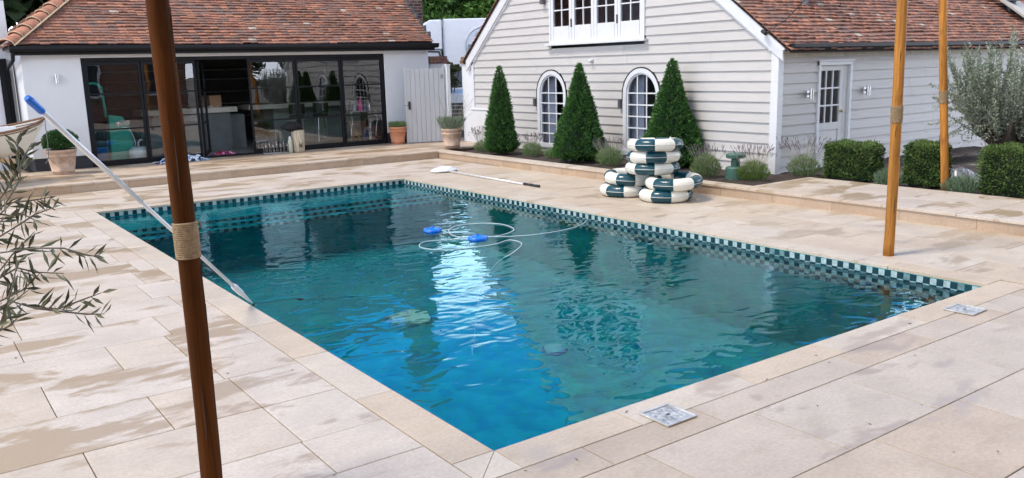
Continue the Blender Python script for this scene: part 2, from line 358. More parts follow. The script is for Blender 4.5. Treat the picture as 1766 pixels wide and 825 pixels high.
# left deck: courses along X, joints as read from the photograph
ysL = [-.50, .27, .72, 1.32, 1.93, 2.55, 3.16, 3.76, 4.36, 4.97, 5.58, 6.18, 6.78, 7.38, 7.98, 8.58, 9.18, 9.78, 10.32]
fx = {2: [-3.2, -2.4, -1.67, -.72], 3: [-2.7, -1.21, -.72], 4: [-2.6, -1.70, -.74], 5: [-2.9, -2.2, -1.21, -.80], 6: [-3.1, -1.72, -.74], 1: [-3, -2.2, -1.4, -.73], 0: [-2.9, -2.0, -1.21]}
left = courses(-8, -CW, ysL, [.48, .72, .97, 1.2], fixed={k: [-7.2, -6.1, -5.2, -4.2]+v for k, v in fx.items()})
far = courses(-8, KX-.02, [10.32, 10.9, 11.45, 12.0, SY+.02], [.6, .9, 1.2])
right = [(a, c, y0, y1) for (y0, y1, a, c) in courses(-.25, 10.32, [W+CW, 5.89, 6.5, KX+.02], [.85, 1.0, 1.2])]
near_ = courses(-8, KX+3, [-6, -5.3, -4.75, -4.1, -3.5, -2.95, -2.3, -1.71, -1.11, -.50], [.82, .9, .98])
near2 = courses(-CW, KX+3, [-.50, -.25], [.45, .55, .8])
extra = courses(KX+.0, KX+3, [-.25, .3], [.9, 1.2])
slab_sheet('pool_deck_left', left, STONE, 0, wetrng=(0, 1))
slab_sheet('pool_deck_far', far, STONE, 0, wetrng=(.1, 1))
slab_sheet('pool_deck_right', right, STONE_R, 0, wetrng=(.1, 1))
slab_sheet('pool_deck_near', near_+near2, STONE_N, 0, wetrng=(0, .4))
cop = []
y = 0
for k, d in enumerate([1.07, .95, .92, 1.05, 1.1, .93, .97, 1.05, 1.0, 1.03]): cop.append((-CW, 0, y, min(y+d, LEN))); y += d
y = -.0
for k, d in enumerate([.9, 1.1, .97, 1.05, .95, 1.08, .92, 1.05, 1.0, 1.05]): cop.append((W, W+CW, y, min(y+d, LEN))); y += d
x = -CW
for d in [.25, .86, .95, .9, 1.0, .85, .9]: cop.append((x, min(x+d, W+CW), LEN, LEN+CW)); x += d
x = 0
for d in [.80, .95, .88, 1.02, .90, .7]: cop.append((x, min(x+d, W+CW), -CW, 0)); x += d
slab_sheet('pool_coping', cop[:0]+[q for q in cop], STONE_R, .001, thick=.030, wetrng=(0, .12))
# mitred near corner stones
b = B(); prism(b, [(-.003, -.004, -.029), (-CW+.002, -.004, -.029), (-CW+.002, -CW+.004, -.029)], (0, 0, .030)); 
o = obj('corner_coping', b, STONE_R, kind='structure')
b = B(); prism(b, [(-.002, -.008, -.029), (-CW+.006, -CW+.002, -.029), (-.002, -CW+.002, -.029)], (0, 0, .030)); obj('corner_coping', b, STONE_R, kind='structure')
b = B(); ring_quads(b, -8, KX+3, -6, SY+.1, -.02, W+.02, -.02, LEN+.02, -.012); obj('grout_bed', b, GROUT, kind='structure')

# pool basin
def basin_mat():
    m, t, bb = new_mat('pool_tile'); n = t.nodes; l = t.links.new
    tcn = n.new('ShaderNodeTexCoord')
    v = n.new('ShaderNodeTexVoronoi'); v.inputs['Scale'].default_value = 9; l(tcn.outputs['Object'], v.inputs['Vector'])
    no = n.new('ShaderNodeTexNoise'); no.inputs['Scale'].default_value = 1.6; no.inputs['Detail'].default_value = 8; no.inputs['Distortion'].default_value = 1.4; l(tcn.outputs['Object'], no.inputs['Vector'])
    m1 = n.new('ShaderNodeMix'); m1.data_type = 'RGBA'; m1.inputs['A'].default_value = (.002, .175, .205, 1); m1.inputs['B'].default_value = (.005, .30, .32, 1)
    mr = n.new('ShaderNodeMapRange'); mr.inputs['From Min'].default_value = .3; mr.inputs['From Max'].default_value = .7; l(no.outputs['Fac'], mr.inputs['Value']); l(mr.outputs[0], m1.inputs['Factor'])
    m2 = n.new('ShaderNodeMix'); m2.data_type = 'RGBA'; m2.blend_type = 'MULTIPLY'; m2.inputs['Factor'].default_value = .22; l(m1.outputs['Result'], m2.inputs['A']); l(v.outputs['Color'], m2.inputs['B'])
    l(m2.outputs['Result'], bb.inputs['Base Color']); bb.inputs['Roughness'].default_value = .7; bb.inputs['Specular IOR Level'].default_value = .05; return m
BASIN = basin_mat()
T_D = mat('dark_teal_tile', (.004, .028, .038), .3, var=.35, scale=30, spec=.3)
T_L = mat('pale_tile', (.34, .43, .43), .3, var=.22, scale=30, spec=.3)
T_M = mat('grey_teal_tile', (.13, .22, .23), .3, var=.3, scale=30, spec=.3); T_N = mat('teal_tile', (.006, .05, .06), .3, var=.3, scale=30, spec=.3)
D0 = -1.25
b = B(); x0, x1, y0, y1 = 0, W, 0, LEN
ST = [(9.0, -.195), (8.8, -.262), (8.6, -.33)]       # nosing Y, tread z
box(b, x0-.0, x1, y0, y1, D0-.05, D0)                   # floor slab
for (xa, xb, ya, yb) in [(-.06, 0, -.06, y1+.06), (W, W+.06, -.06, y1+.06), (0, W, -.06, 0), (0, W, y1, y1+.06)]: box(b, xa, xb, ya, yb, D0, -.03)
zprev = None
for i, (yn, z) in enumerate(ST): box(b, 0.001, W-.001, yn, (y1 if i == 0 else ST[i-1][0]), D0+.001, z)
obj('pool_basin', b, BASIN, kind='structure')
# checker band: rows of mosaic on all four sides, plus one row on each step nosing
ts = W/82
def checker(bm, p0, du, n, z0, rows, off=0, mp_n=(0, 0, 0)):
    for rr in range(rows):
        for k in range(n):
            a = Vector(p0)+Vector(du)*(k*ts+.0015); c = Vector(p0)+Vector(du)*((k+1)*ts-.0015); za = z0-rr*ts-.0015; zb = z0-(rr+1)*ts+.0015
            nrm = Vector(mp_n)*.004
            vs = [bm.verts.new((q.x+nrm.x, q.y+nrm.y, zz)) for q, zz in ((a, zb), (c, zb), (c, za), (a, za))]
            mi_ = (k+rr+off) % 2; bm.faces.new(vs).material_index = mi_ if random.random() > .22 else (2 if mi_ else 3)
b = B(); nW, nL = 82, int(LEN/ts)
checker(b, (0, LEN, 0), (1, 0, 0), nW, -.031, 1, 0, (0, -1, 0))
checker(b, (W, 0, 0), (0, 1, 0), nL, -.031, 5, 0, (-1, 0, 0))
checker(b, (0, 0, 0), (0, 1, 0), nL, -.031, 4, 0, (1, 0, 0))
checker(b, (0, 0, 0), (1, 0, 0), nW, -.031, 4, 0, (0, 1, 0))
for i, (yn, z) in enumerate(ST): checker(b, (0, yn, 0), (1, 0, 0), nW, z, 1, i, (0, -1, 0))
bmesh.ops.recalc_face_normals(b, faces=b.faces[:])
obj('mosaic_band', b, [T_D, T_L, T_M, T_N], kind='structure')
# grey-white grout behind the mosaic rows
# water
def water_mat():
    m = bpy.data.materials.new('pool_water'); m.use_nodes = True; t = m.node_tree; t.nodes.clear(); n = t.nodes; l = t.links.new
    o_ = n.new('ShaderNodeOutputMaterial'); mxs = n.new('ShaderNodeMixShader'); fr = n.new('ShaderNodeFresnel'); fr.inputs['IOR'].default_value = 1.28
    rf = n.new('ShaderNodeBsdfRefraction'); rf.inputs['IOR'].default_value = 1.03; rf.inputs['Roughness'].default_value = 0; rf.inputs['Color'].default_value = (.84, .98, 1, 1)
    gl = n.new('ShaderNodeBsdfGlossy'); gl.inputs['Roughness'].default_value = 0; gl.inputs['Color'].default_value = (.62, .92, 1, 1)
    l(fr.outputs[0], mxs.inputs[0]); l(rf.outputs[0], mxs.inputs[1]); l(gl.outputs[0], mxs.inputs[2]); l(mxs.outputs[0], o_.inputs[0])
    tcn = n.new('ShaderNodeTexCoord')
    def nn(scale, st, det, dist=0, rot=0):
        mpx = n.new('ShaderNodeMapping'); mpx.inputs['Scale'].default_value = st; mpx.inputs['Rotation'].default_value = (0, 0, rot); l(tcn.outputs['Object'], mpx.inputs[0])
        x_ = n.new('ShaderNodeTexNoise'); x_.inputs['Scale'].default_value = scale; x_.inputs['Detail'].default_value = det; x_.inputs['Distortion'].default_value = dist; x_.inputs['Roughness'].default_value = .45
        l(mpx.outputs[0], x_.inputs['Vector']); return x_.outputs['Fac']
    a = nn(3.3, (1, 1.4, 1), 1.3, .9, .4); c = nn(8.5, (1, 1.3, 1), 1, .3, -.3); e = nn(.8, (1, 1, 1), 1)
    emr = n.new('ShaderNodeMapRange'); emr.inputs['From Min'].default_value = .35; emr.inputs['From Max'].default_value = .65; emr.inputs['To Min'].default_value = .7; emr.inputs['To Max'].default_value = 1.7; e2 = nn(.33, (1, 1, 1), 1); l(e2, emr.inputs['Value'])
    def mul(A, k):
        x_ = n.new('ShaderNodeMath'); x_.operation = 'MULTIPLY'; l(A, x_.inputs[0])
        if isinstance(k, float): x_.inputs[1].default_value = k
        else: l(k, x_.inputs[1])
        return x_.outputs[0]
    def add(A, C):
        x_ = n.new('ShaderNodeMath'); x_.operation = 'ADD'; l(A, x_.inputs[0]); l(C, x_.inputs[1]); return x_.outputs[0]
    h = mul(add(mul(a, 1.0), mul(mul(c, .22), e)), emr.outputs[0])
    bn = n.new('ShaderNodeBump'); bn.inputs['Strength'].default_value = 1; bn.inputs['Distance'].default_value = .0068; l(h, bn.inputs['Height']); l(bn.outputs[0], gl.inputs['Normal']); l(bn.outputs[0], fr.inputs['Normal'])
    b2 = n.new('ShaderNodeBump'); b2.inputs['Distance'].default_value = .016; l(h, b2.inputs['Height']); l(b2.outputs[0], rf.inputs['Normal'])
    return m
poly_obj('pool_water', [(0, 0, WZ), (W, 0, WZ), (W, LEN, WZ), (0, LEN, WZ)], [(0, 1, 2, 3)], water_mat(), kind='structure')

# upper terrace (far side), kerb and right-hand terrace
b = B()
box(b, -8, KX+.02, SY+.03, 15.6, .0, SH-.04); box(b, KX+.02, 16, SY+.35, 15.6, .0, SH-.04); box(b, KX+.03, 8.80, -6, 4.42, 0, SH-.04)
obj('terrace_base', b, GROUT, kind='structure')
slab_sheet('upper_terrace', courses(-8, KX, [SY+.28, 13.4, 14.0, 14.6, 15.25], [.6, .9, 1.2])+courses(KX, 12, [SY+.28, 13.4, 14.0, 14.6, 15.25], [.6, .9]), STONE_T, SH, wetrng=(.25, 1))
slab_sheet('terrace_nosing', courses(-8, KX+.28, [SY-.02, SY+.28], [.9, 1.1]), STONE, SH+.001, thick=.03, wetrng=(0, .6))
slab_sheet('kerb_nosing', [(a, c, y0, y1) for (y0, y1, a, c) in courses(-6, SY-.02, [KX-.02, KX+.25], [.9, 1.1])], STONE, SH+.001, thick=.03, wetrng=(0, .5))
slab_sheet('right_terrace', [(a, c, y0, y1) for (y0, y1, a, c) in courses(-6, 4.44, [KX+.25, 7.95, 8.82], [.9, 1.2])], STONE, SH, wetrng=(.1, 1))
b = B()
def risers(bm, horizontal):
    pass
V, F, T, Wt = [], [], [], []
def riser(a, c):
    i = len(V); a = Vector(a); c = Vector(c); V.extend([(a.x, a.y, 0), (c.x, c.y, 0), (c.x, c.y, SH-.03), (a.x, a.y, SH-.03)]); F.append((i, i+1, i+2, i+3)); T.append(random.random()); Wt.append(random.random()*.5)
x = -8
while x < KX: riser((x+.002, SY, 0), (min(x+.9, KX)-.002, SY, 0)); x += .9
y = -6
while y < SY: riser((KX, y+.002, 0), (KX, min(y+.9, SY)-.002, 0)); y += .9
poly_obj('step_riser', V, F, STONE_F, tint=T, wet=Wt, kind='structure')
b.free()
# soil beds (uneven surface)
def soil(name, x0, x1, y0, y1, z, step=.12):
    nx, ny = max(2, int((x1-x0)/step)), max(2, int((y1-y0)/step)); V, F = [], []
    for j in range(ny+1):
        for i in range(nx+1): V.append((x0+(x1-x0)*i/nx, y0+(y1-y0)*j/ny, z+random.uniform(-.015, .02)))
    for j in range(ny):
        for i in range(nx): k = j*(nx+1)+i; F.append((k, k+1, k+nx+2, k+nx+1))
    poly_obj(name, V, F, SOIL, smooth=True, kind='structure')
soil('soil_bed', KX+.25, 9.3, 4.44, SY-.02, .11); soil('soil_bed', 8.82, 12.0, -5, 4.46, .11); soil('soil_bed', 9.3, 15, 4.44, 5.2, .11)

# ------------------------------------------------------------------ roofs
def tile_roof(name, parent, origin, ux, up, width_fn, nrows, gauge=.10, tw=.165, over=.0, mats=(TILE, TILE2, LICHEN), seed=1):
    """courses of separate plain clay tiles laid on a slope: origin = eave start, ux = along eave, up = up the slope"""
    rs = random.Random(seed); ux = Vector(ux).normalized(); up = Vector(up).normalized(); nv = ux.cross(up).normalized()
    if nv.z < 0: nv = -nv
    V, F, T, MI = [], [], [], []; origin = Vector(origin)
    for j in range(nrows):
        a, c = width_fn(j*gauge)
        x_ = a-(tw/2 if j % 2 else 0); wob = rs.uniform(-.004, .004)
        while x_ < c:
            xa, xb = max(x_, a), min(x_+tw-.004, c); x_ += tw
            if xb-xa < .03: continue
            lift = .034+rs.uniform(-.005, .012)+.006*math.sin(x_*1.7+j*.35); dy = rs.uniform(-.008, .008)+wob+.016*math.sin(x_*.9+j*.7)+.007*math.sin(x_*3.1+j)
            p = origin+ux*xa+up*(j*gauge+dy); q = origin+ux*xb+up*(j*gauge+dy+rs.uniform(-.004, .004)); L_ = gauge*1.35
            tl = rs.uniform(-.004, .004)
            i = len(V); th = .022
            xm = (p+q)/2+nv*.006
            top = [p+nv*(lift+tl), xm+nv*lift, q+nv*(lift-tl), q+up*L_+nv*.004, p+up*L_+nv*.004]
            bot = [p+nv*(lift+tl-th), q+nv*(lift-tl-th)]
            V += [tuple(v) for v in top+bot]
            F += [(i, i+1, i+2, i+3, i+4), (i+5, i+6, i+2, i+1, i), (i+5, i, i+4), (i+6, i+3, i+2)]
            s = rs.random(); mi = 0 if s < .78 else (1 if s < .987 else 2)
            T += [min(1, max(0, rs.gauss(.38, .24)))]*4; MI += [mi]*4
    return poly_obj(name, V, F, list(mats), parent, tint=T, mi=MI)

# ------------------------------------------------------------------ left building (pool house)
FY = 15.25
EY, EZ = 15.02, 2.50; KP = .77; s2 = 1/math.sqrt(1+KP*KP); RZ = EZ+KP*3.28
ph = thing('pool_house', 'low white rendered pool house with red clay tiled roof and black glazed doors', 'house', (4.2, 18.3, 0))
FX = lambda u_, v, w_: (u_, FY-w_, v)
b = B(); HZ = 2.36
box(b, -.09, .93, FY, FY+.3, .40, HZ); box(b, 7.47, 8.68, FY, FY+.3, .40, HZ); box(b, .93, 7.47, FY, FY+.3, 2.27, HZ)
box(b, -.09, .21, FY+.3, 21.2, .40, HZ); box(b, 8.38, 8.68, FY+.3, 21.2, .40, HZ); box(b, -.09, 8.68, 20.9, 21.2, .40, HZ)
bw = obj('wall', b, RENDER, ph, bevel=.01)
b = B(); box(b, -.075, .93, FY+.015, FY+.28, .15, .40); box(b, -.075, .2, FY+.28, 21.1, .15, .40); obj('plinth', b, PLINTH, ph)
b = B(); box(b, 7.47, 8.665, FY+.015, FY+.28, .15, .40); box(b, 8.40, 8.665, FY+.28, 21.1, .15, .40); obj('plinth', b, PLINTH, ph)
b = B(); prism(b, [(8.60, FY+.0, HZ), (8.60, 21.5, HZ), (8.60, 18.3, RZ-.2)], (.08, 0, 0)); obj('gable_wall', b, RENDER, ph)
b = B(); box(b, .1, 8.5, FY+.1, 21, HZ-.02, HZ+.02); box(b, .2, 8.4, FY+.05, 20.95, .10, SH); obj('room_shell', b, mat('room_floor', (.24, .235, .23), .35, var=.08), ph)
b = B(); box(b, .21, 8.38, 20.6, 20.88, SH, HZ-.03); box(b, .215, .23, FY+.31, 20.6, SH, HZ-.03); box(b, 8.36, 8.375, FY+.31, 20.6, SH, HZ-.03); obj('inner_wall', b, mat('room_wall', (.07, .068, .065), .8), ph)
b = B(); box(b, .1, 8.7, FY-.17, FY-.02, HZ-.03, HZ+.005); obj('soffit', b, TRIM, ph)
b = B(); box(b, -.24, 8.74, FY-.23, FY-.19, 2.33, 2.50)
obj('fascia', b, GUTTER, ph)
b = B()
for k in range(1):
    prof = [(FY-.23-.002, 2.495), (FY-.34, 2.495), (FY-.345, 2.44), (FY-.32, 2.395), (FY-.232, 2.385)]
    prism(b, [(-.28, y_, z_) for y_, z_ in prof], (9.08, 0, 0))
obj('gutter', b, GUTTER, ph, bevel=.004)
def wf(t): return (t*s2+.02, 9.0-.04+random.uniform(-.01, .01)-.0*t)
tile_roof('roof', ph, (-.27, EY-.02, EZ), (1, 0, 0), (0, 1, KP), wf, 42, seed=2, gauge=.098, over=.04)
tile_roof('hip_roof', ph, (-.27, 21.6, EZ), (0, -1, 0), (1, 0, KP), lambda t: (t*s2+.02, 6.58-t*s2-.02), 42, seed=3, gauge=.098)
b = B(); prism(b, [(-.25, EY, EZ-.02), (8.70, EY, EZ-.02), (8.70, 18.3, RZ-.02), (3.0, 18.3, RZ-.02)], (0, 0, -.03)); prism(b, [(8.70, 21.58, EZ-.02), (-.25, 21.58, EZ-.02), (3.0, 18.3, RZ-.02), (8.7, 18.3, RZ-.02)], (0, 0, -.03))
prism(b, [(-.25, 21.58, EZ-.02), (-.25, EY, EZ-.02), (3.0, 18.3, RZ-.02)], (0, 0, -.03)); obj('roof_deck', b, mat('roof_underlay', (.05, .035, .03), .9), ph)
# hip tiles: rounded bonnets climbing the corner
V = []
b = B(); hb = B(); hd = Vector((1, 1, KP)).normalized(); sd_ = Vector((1, -1, 0)).normalized(); nn_ = hd.cross(sd_); nn_ = nn_ if nn_.z > 0 else -nn_
for k in range(15):
    p0 = Vector((-.30, EY-.05, EZ-.01))+hd*(k*.30)
    ra, rb = .15, .125
    A = [b.verts.new(p0+sd_*math.cos(t)*ra*1.1+nn_*math.sin(t)*ra*.85+nn_*.02) for t in [math.pi*i/10 for i in range(11)]]
    C = [b.verts.new(p0+hd*.315+sd_*math.cos(t)*rb*1.1+nn_*math.sin(t)*rb*.85) for t in [math.pi*i/10 for i in range(11)]]
    A2 = [b.verts.new(v.co-nn_*.018) for v in A]
    for i in range(10): b.faces.new([A[i], A[i+1], C[i+1], C[i]]); b.faces.new([A2[i], A2[i+1], A[i+1], A[i]])
    tube(hb, [p0+hd*.004+sd_*math.cos(t)*ra*1.08+nn_*(math.sin(t)*ra*.83+.022) for t in [math.pi*i/10 for i in range(11)]], .008, 5)
for s in (-1, 1): tube(hb, [Vector((-.30, EY-.05, EZ))+hd*(k*.3)+sd_*s*.158+nn_*.012 for k in range(15)], .016, 5)
obj('hip_tiles', b, RIDGE, ph, smooth=True); obj('hip_mortar', hb, MORTAR, ph)
b = B(); tube(b, [(2.9, 18.3, RZ), (8.8, 18.3, RZ)], .13, 10); obj('ridge_tiles', b, RIDGE, ph)

# glazed door set: frame and six glazed panels, the third one folded in
b = B()
XS = [.93, 2.015, 3.10, 4.185, 5.275, 6.37, 7.47]
pbox(b, FX, .93, 7.47, 2.20, 2.27, -.14, -.02); pbox(b, FX, .93, 7.47, .15, .19, -.14, -.02)
pbox(b, FX, .93, .99, .19, 2.20, -.14, -.02); pbox(b, FX, 7.41, 7.47, .19, 2.20, -.14, -.02)
door_set = obj('door_frame', b, BLACK, ph, bevel=.004)
def leaf_panel(mp_, wd, parent, nm='glazed_door'):
    b_ = B(); st = .045
    for u0, u1, v0, v1 in [(0, st, 0, 2.0), (wd-st, wd, 0, 2.0), (st, wd-st, 0, .07), (st, wd-st, 1.93, 2.0), (st, wd-st, .665, .695), (st, wd-st, 1.36, 1.39)]:
        pbox(b_, mp_, u0, u1, v0, v1, .0, .05)
    o_ = obj(nm, b_, BLACK, parent, bevel=.003)
    g = B(); vs_ = [g.verts.new(mp_(a, c, .025)) for a, c in [(st, .07), (wd-st, .07), (wd-st, 1.93), (st, 1.93)]]; g.faces.new(vs_); obj('pane', g, GLASS, o_)
    return o_
for i in range(6):
    if i == 2: continue
    xa = XS[i]+(.06 if i == 0 else .006); xb = XS[i+1]-(.06 if i == 5 else .006)
    leaf_panel(lambda a, c, w_, xa=xa: (xa+a, FY+.08-w_, .195+c), xb-xa, ph)
ca, sa = math.cos(R(68)), math.sin(R(68))
od = leaf_panel(lambda a, c, w_: (3.14+a*ca+w_*sa, FY+.13+a*sa-w_*ca, .195+c), 1.05, ph); od['label'] = 'black glazed door leaf folded open into the room'
b = B(); tube(b, [(3.53, FY+.93, 1.2), (3.62, FY+.90, 1.2), (3.64, FY+1.0, 1.2)], .01, 6); obj('door_handle', b, STEEL, od)
def wall_light(mp_, parent_thing, label, loc):
    t = thing('wall_light', label, 'wall light', loc, group='steel up and down wall lights')
    b_ = B(); pbox(b_, mp_, -.035, .035, -.05, .05, .0, .02); pbox(b_, mp_, -.012, .012, -.02, .02, .02, .05); obj('back_plate', b_, STEEL, t, world=False)
    b_ = B(); 
    pts = [mp_(0, -.085, .085), mp_(0, .085, .085)]; tube(b_, pts, .034, 14); obj('lamp_tube', b_, STEEL, t, world=False, smooth=False)
    return t
wall_light(lambda u_, v, w_: (u_, -w_, v), None, 'steel wall light on the white rendered wall above the box ball pot', (.47, FY, 1.89))
# left return wall with black framed opening
b = B(); box(b, -4.5, -.12, 16.3, 16.5, .15, 3.4); t = obj('side_wall', b, RENDER); tag(t, 'shaded white wall behind the moored rowing boat beside the pool house', 'wall')
t = thing('side_door', 'plain white side door in a thick black frame behind the rowing boat', 'door', (-1.3, 16.2, .15))
b = B(); box(b, -2.6, -.22, 16.2, 16.298, 2.18, 2.3); box(b, -.36, -.22, 16.2, 16.298, .15, 2.18); box(b, -2.6, -2.46, 16.2, 16.298, .15, 2.18); obj('frame', b, BLACK, t)
b = B(); box(b, -2.46, -.36, 16.25, 16.296, .15, 2.18); obj('panel', b, WHITE, t)
t = thing('down_pipe', 'black downpipe at the corner under the tiled hip', 'pipe', (-.2, 15.3, .15)); b = B(); tube(b, [(-.22, 15.0, 2.4), (-.22, 15.12, 2.25), (-.22, 16.15, 2.1), (-.22, 16.16, .16)], .034, 10); obj('pipe', b, BLACK, t, smooth=True)
# brick neighbour behind, top-left corner
nb = thing('brick_outbuilding', 'brick outbuilding with dark tiled roof and white dormer behind the tiled hip', 'house', (-3.2, 22, 0))
b = B(); box(b, -7, -1.6, 21.9, 26, 0, 4.6); obj('wall', b, BRICK, nb)
b = B(); prism(b, [(-7.2, 21.7, 4.55), (-1.3, 21.7, 4.55), (-1.3, 24, 6.4), (-7.2, 24, 6.4)], (0, 0, .12)); prism(b, [(-7.2, 26.3, 4.55), (-1.3, 26.3, 4.55), (-1.3, 24, 6.4), (-7.2, 24, 6.4)], (0, 0, .12)); obj('roof', b, mat('dark_slate', (.05, .05, .055), .7, scale=20), nb)
b = B(); box(b, -1.58, .2, 22.2, 25, 2.5, 4.55); obj('dormer', b, RENDER, nb)

# chimney
ch = thing('brick_chimney', 'tall brown brick chimney rising at the right end of the tiled roof', 'chimney', (8.98, 16.9, 0))
b = B(); box(b, 8.74, 9.22, 16.35, 17.3, 0, 6.3); box(b, 8.70, 9.26, 16.31, 17.34, 6.3, 6.45); obj('stack', b, BRICK_D, ch)
b = B()
for k in range(16): 
    z_ = 2.62+k*.155; yy_ = EY+(z_-EZ)/KP
    mxr = None
    box(b, 8.70, 8.76, yy_+.04, yy_+.26, z_+.0, z_+.158)
obj('lead_flashing', b, LEAD, ch)
for x_ in (8.88, 9.1):
    b = B(); lathe(b, [(.10, 6.45), (.09, 6.8), (.105, 6.84), (.08, 6.86)], 16, (x_, 16.85, 0)); obj('chimney_pot', b, TERRA, ch)

# ------------------------------------------------------------------ weatherboarded house
GX, RY0, RY1, EZ2 = 9.05, 5.28, 13.80, 2.0
wh = thing('boarded_house', 'pale grey weatherboarded house with white gable trim and red tiled roof', 'house', (13.5, 9.6, 0))
AP = 9.88
def gable_top(z_):       # y-range of the gable wall at height z
    if z_ <= 2.0: return RY0, RY1
    return RY0+(z_-2.0)/.742, RY1-(z_-2.0)/.868
GM = lambda u_, v, w_: (GX-w_, u_, v)
SM = lambda u_, v, w_: (u_, RY0-.03-w_, v)
def arch_half(z_, zs, hw):   # half-width of an arch springing at zs
    if z_ < zs: return hw
    d = z_-zs; return math.sqrt(max(0, hw*hw-d*d)) if d < hw else 0
ARC = [(10.86, .48, .25, 1.31), (8.22, .475, .25, 1.33)]    # centre Y, half width (outside frame), sill z, spring z
UPW = (8.12, 10.88, 2.33, 3.75)
def boards(mp_, zlo, zhi, rng_fn, cuts_fn, bh=.163):
    V, F, T = [], [], []
    z_ = zlo
    while z_ < zhi:
        zt = min(z_+bh, zhi)+.012; a, c = rng_fn(z_); a_t, c_t = rng_fn(zt); iv = [(a, c)]
        for (ca_, cb_) in cuts_fn(z_, z_+bh):
            nv_ = []
            for (p_, q_) in iv:
                if cb_ <= p_ or ca_ >= q_: nv_.append((p_, q_))
                else:
                    if ca_ > p_: nv_.append((p_, ca_))
                    if cb_ < q_: nv_.append((cb_, q_))
            iv = nv_
        iv3 = []
        for p_, q_ in iv:
            x_ = p_
            while q_-x_ > 3.4: 
                nx_ = x_+random.uniform(1.2, 2.9); iv3.append((x_, nx_-.002)); x_ = nx_+.002
            iv3.append((x_, q_))
        for p_, q_ in iv3:
            if q_-p_ < .02: continue
            i = len(V); tn = random.random()
            for (v_, w0, w1, top) in ((z_, .006, .034, 0), (zt, .0, .008, 1)):
                if top: p_ = a_t if p_ == a else p_; q_ = c_t if q_ == c else q_
                V += [mp_(p_, v_, w0), mp_(q_, v_, w0), mp_(q_, v_, w1), mp_(p_, v_, w1)]
            F += [(i, i+1, i+2, i+3), (i+7, i+6, i+5, i+4), (i+3, i+2, i+6, i+7), (i+1, i+5, i+6, i+2), (i, i+3, i+7, i+4), (i, i+4, i+5, i+1)]; T += [tn*.6]*6
        z_ += bh
    return V, F, T
def cuts_g(z0, z1):
    o_ = []; zm = (z0+z1)/2
    for cy_, hw, sl, zs in ARC:
        if zm > sl-.02:
            h_ = arch_half(min(zm, 9), zs, hw-.03)
            if h_ > .02: o_.append((cy_-h_, cy_+h_))
    if z1 > UPW[2]+.02 and z0 < UPW[3]: o_.append((UPW[0]+.02, UPW[1]-.02))
    return o_
V, F, T = boards(GM, .10, 5.45, gable_top, cuts_g); poly_obj('gable_boards', V, F, BOARD, wh, tint=T)
DX0, DX1, DZ = 10.05, 10.98, 1.84
V, F, T = boards(SM, .05, 2.03, lambda z_: (9.08, 20), lambda a, c: [(DX0+.02, DX1-.02)] if a < DZ-.03 else []); poly_obj('side_boards', V, F, BOARD, wh, tint=T)
b = B(); box(b, 9.12, 20, 13.72, 13.78, 0, 2.1); box(b, 19.9, 20, 5.3, 13.7, 0, 2.1); box(b, 9.1, 20, 5.32, 13.7, .03, .08); box(b, 10.6, 10.65, 5.9, 13.6, .08, 3.8)
obj('inner_wall', b, mat('inner_wall_grey', (.17, .175, .19), .9), wh)
b = B(); box(b, 8.992, 9.125, RY0-.09, RY0+.05, .07, 2.03); obj('corner_board', b, TRIM, wh, bevel=.004)
b = B(); box(b, GX-.05, GX+.02, RY1-.04, RY1+.04, .07, 2.1); obj('corner_board', b, TRIM, wh, bevel=.004)
b = B(); pbox(b, GM, 13.05, 13.84, .05, .92, .0, .10); pbox(b, GM, 13.03, 13.86, .92, .95, .0, .12); obj('white_plinth', b, RENDER, wh, bevel=.006)
# bargeboards
b = B()
RG = (AP, 5.50)
def barge(bm, p0, p1, w_in, x0, x1):
    (ya, za), (yb, zb) = p0, p1
    prism(bm, [(x0, ya, za), (x0, yb, zb), (x0, yb, zb+w_in), (x0, ya, za+w_in)], (x1-x0, 0, 0))
zl = lambda y_: 2.0+(y_-RY0)*.742; zr = lambda y_: 2.0+(RY1-y_)*.868
barge(b, (5.10, zl(5.10)-.0), (AP, zl(AP)), .24, 8.965, 9.00); barge(b, (14.02, zr(14.02)), (AP, zr(AP)), .26, 8.965, 9.00)
obj('bargeboard', b, TRIM, wh, bevel=.004)
b = B(); barge(b, (5.2, zl(5.2)-.045), (AP, zl(AP)-.045), .06, 9.0, 9.045); barge(b, (13.95, zr(13.95)-.045), (AP, zr(AP)-.045), .06, 9.0, 9.045); 
prism(b, [(8.962, 5.07, 2.03), (8.962, 5.36, 2.03), (8.962, 5.36, zl(5.36)+.22), (8.962, 5.07, zl(5.07)+.22)], (.10, 0, 0)); obj('barge_trim', b, TRIM, wh)
# roof
u1 = Vector((0, 1, .742)).normalized(); u2_ = Vector((0, -1, .868)).normalized()
tile_roof('front_roof', wh, (8.93, 4.92, zl(4.92)+.27), (1, 0, 0), u1, lambda t: (0, 11.2), 62, seed=5, gauge=.098)
tile_roof('rear_roof', wh, (8.93, 14.15, zr(14.15)+.29), (1, 0, 0), u2_, lambda t: (0, 11.2), 56, seed=6, gauge=.098)
b = B(); prism(b, [(8.95, 4.95, zl(4.95)+.245), (20.1, 4.95, zl(4.95)+.245), (20.1, AP, zl(AP)+.245), (8.95, AP, zl(AP)+.245)], (0, 0, -.02)); prism(b, [(8.95, 14.1, zr(14.1)+.265), (20.1, 14.1, zr(14.1)+.265), (20.1, AP, zr(AP)+.255), (8.95, AP, zr(AP)+.255)], (0, 0, -.02))
obj('roof_deck', b, MATS['roof_underlay'], wh)
b = B(); tube(b, [(8.9, AP, zl(AP)+.30), (20.1, AP, zl(AP)+.30)], .12, 10); obj('ridge_tiles', b, RIDGE, wh)
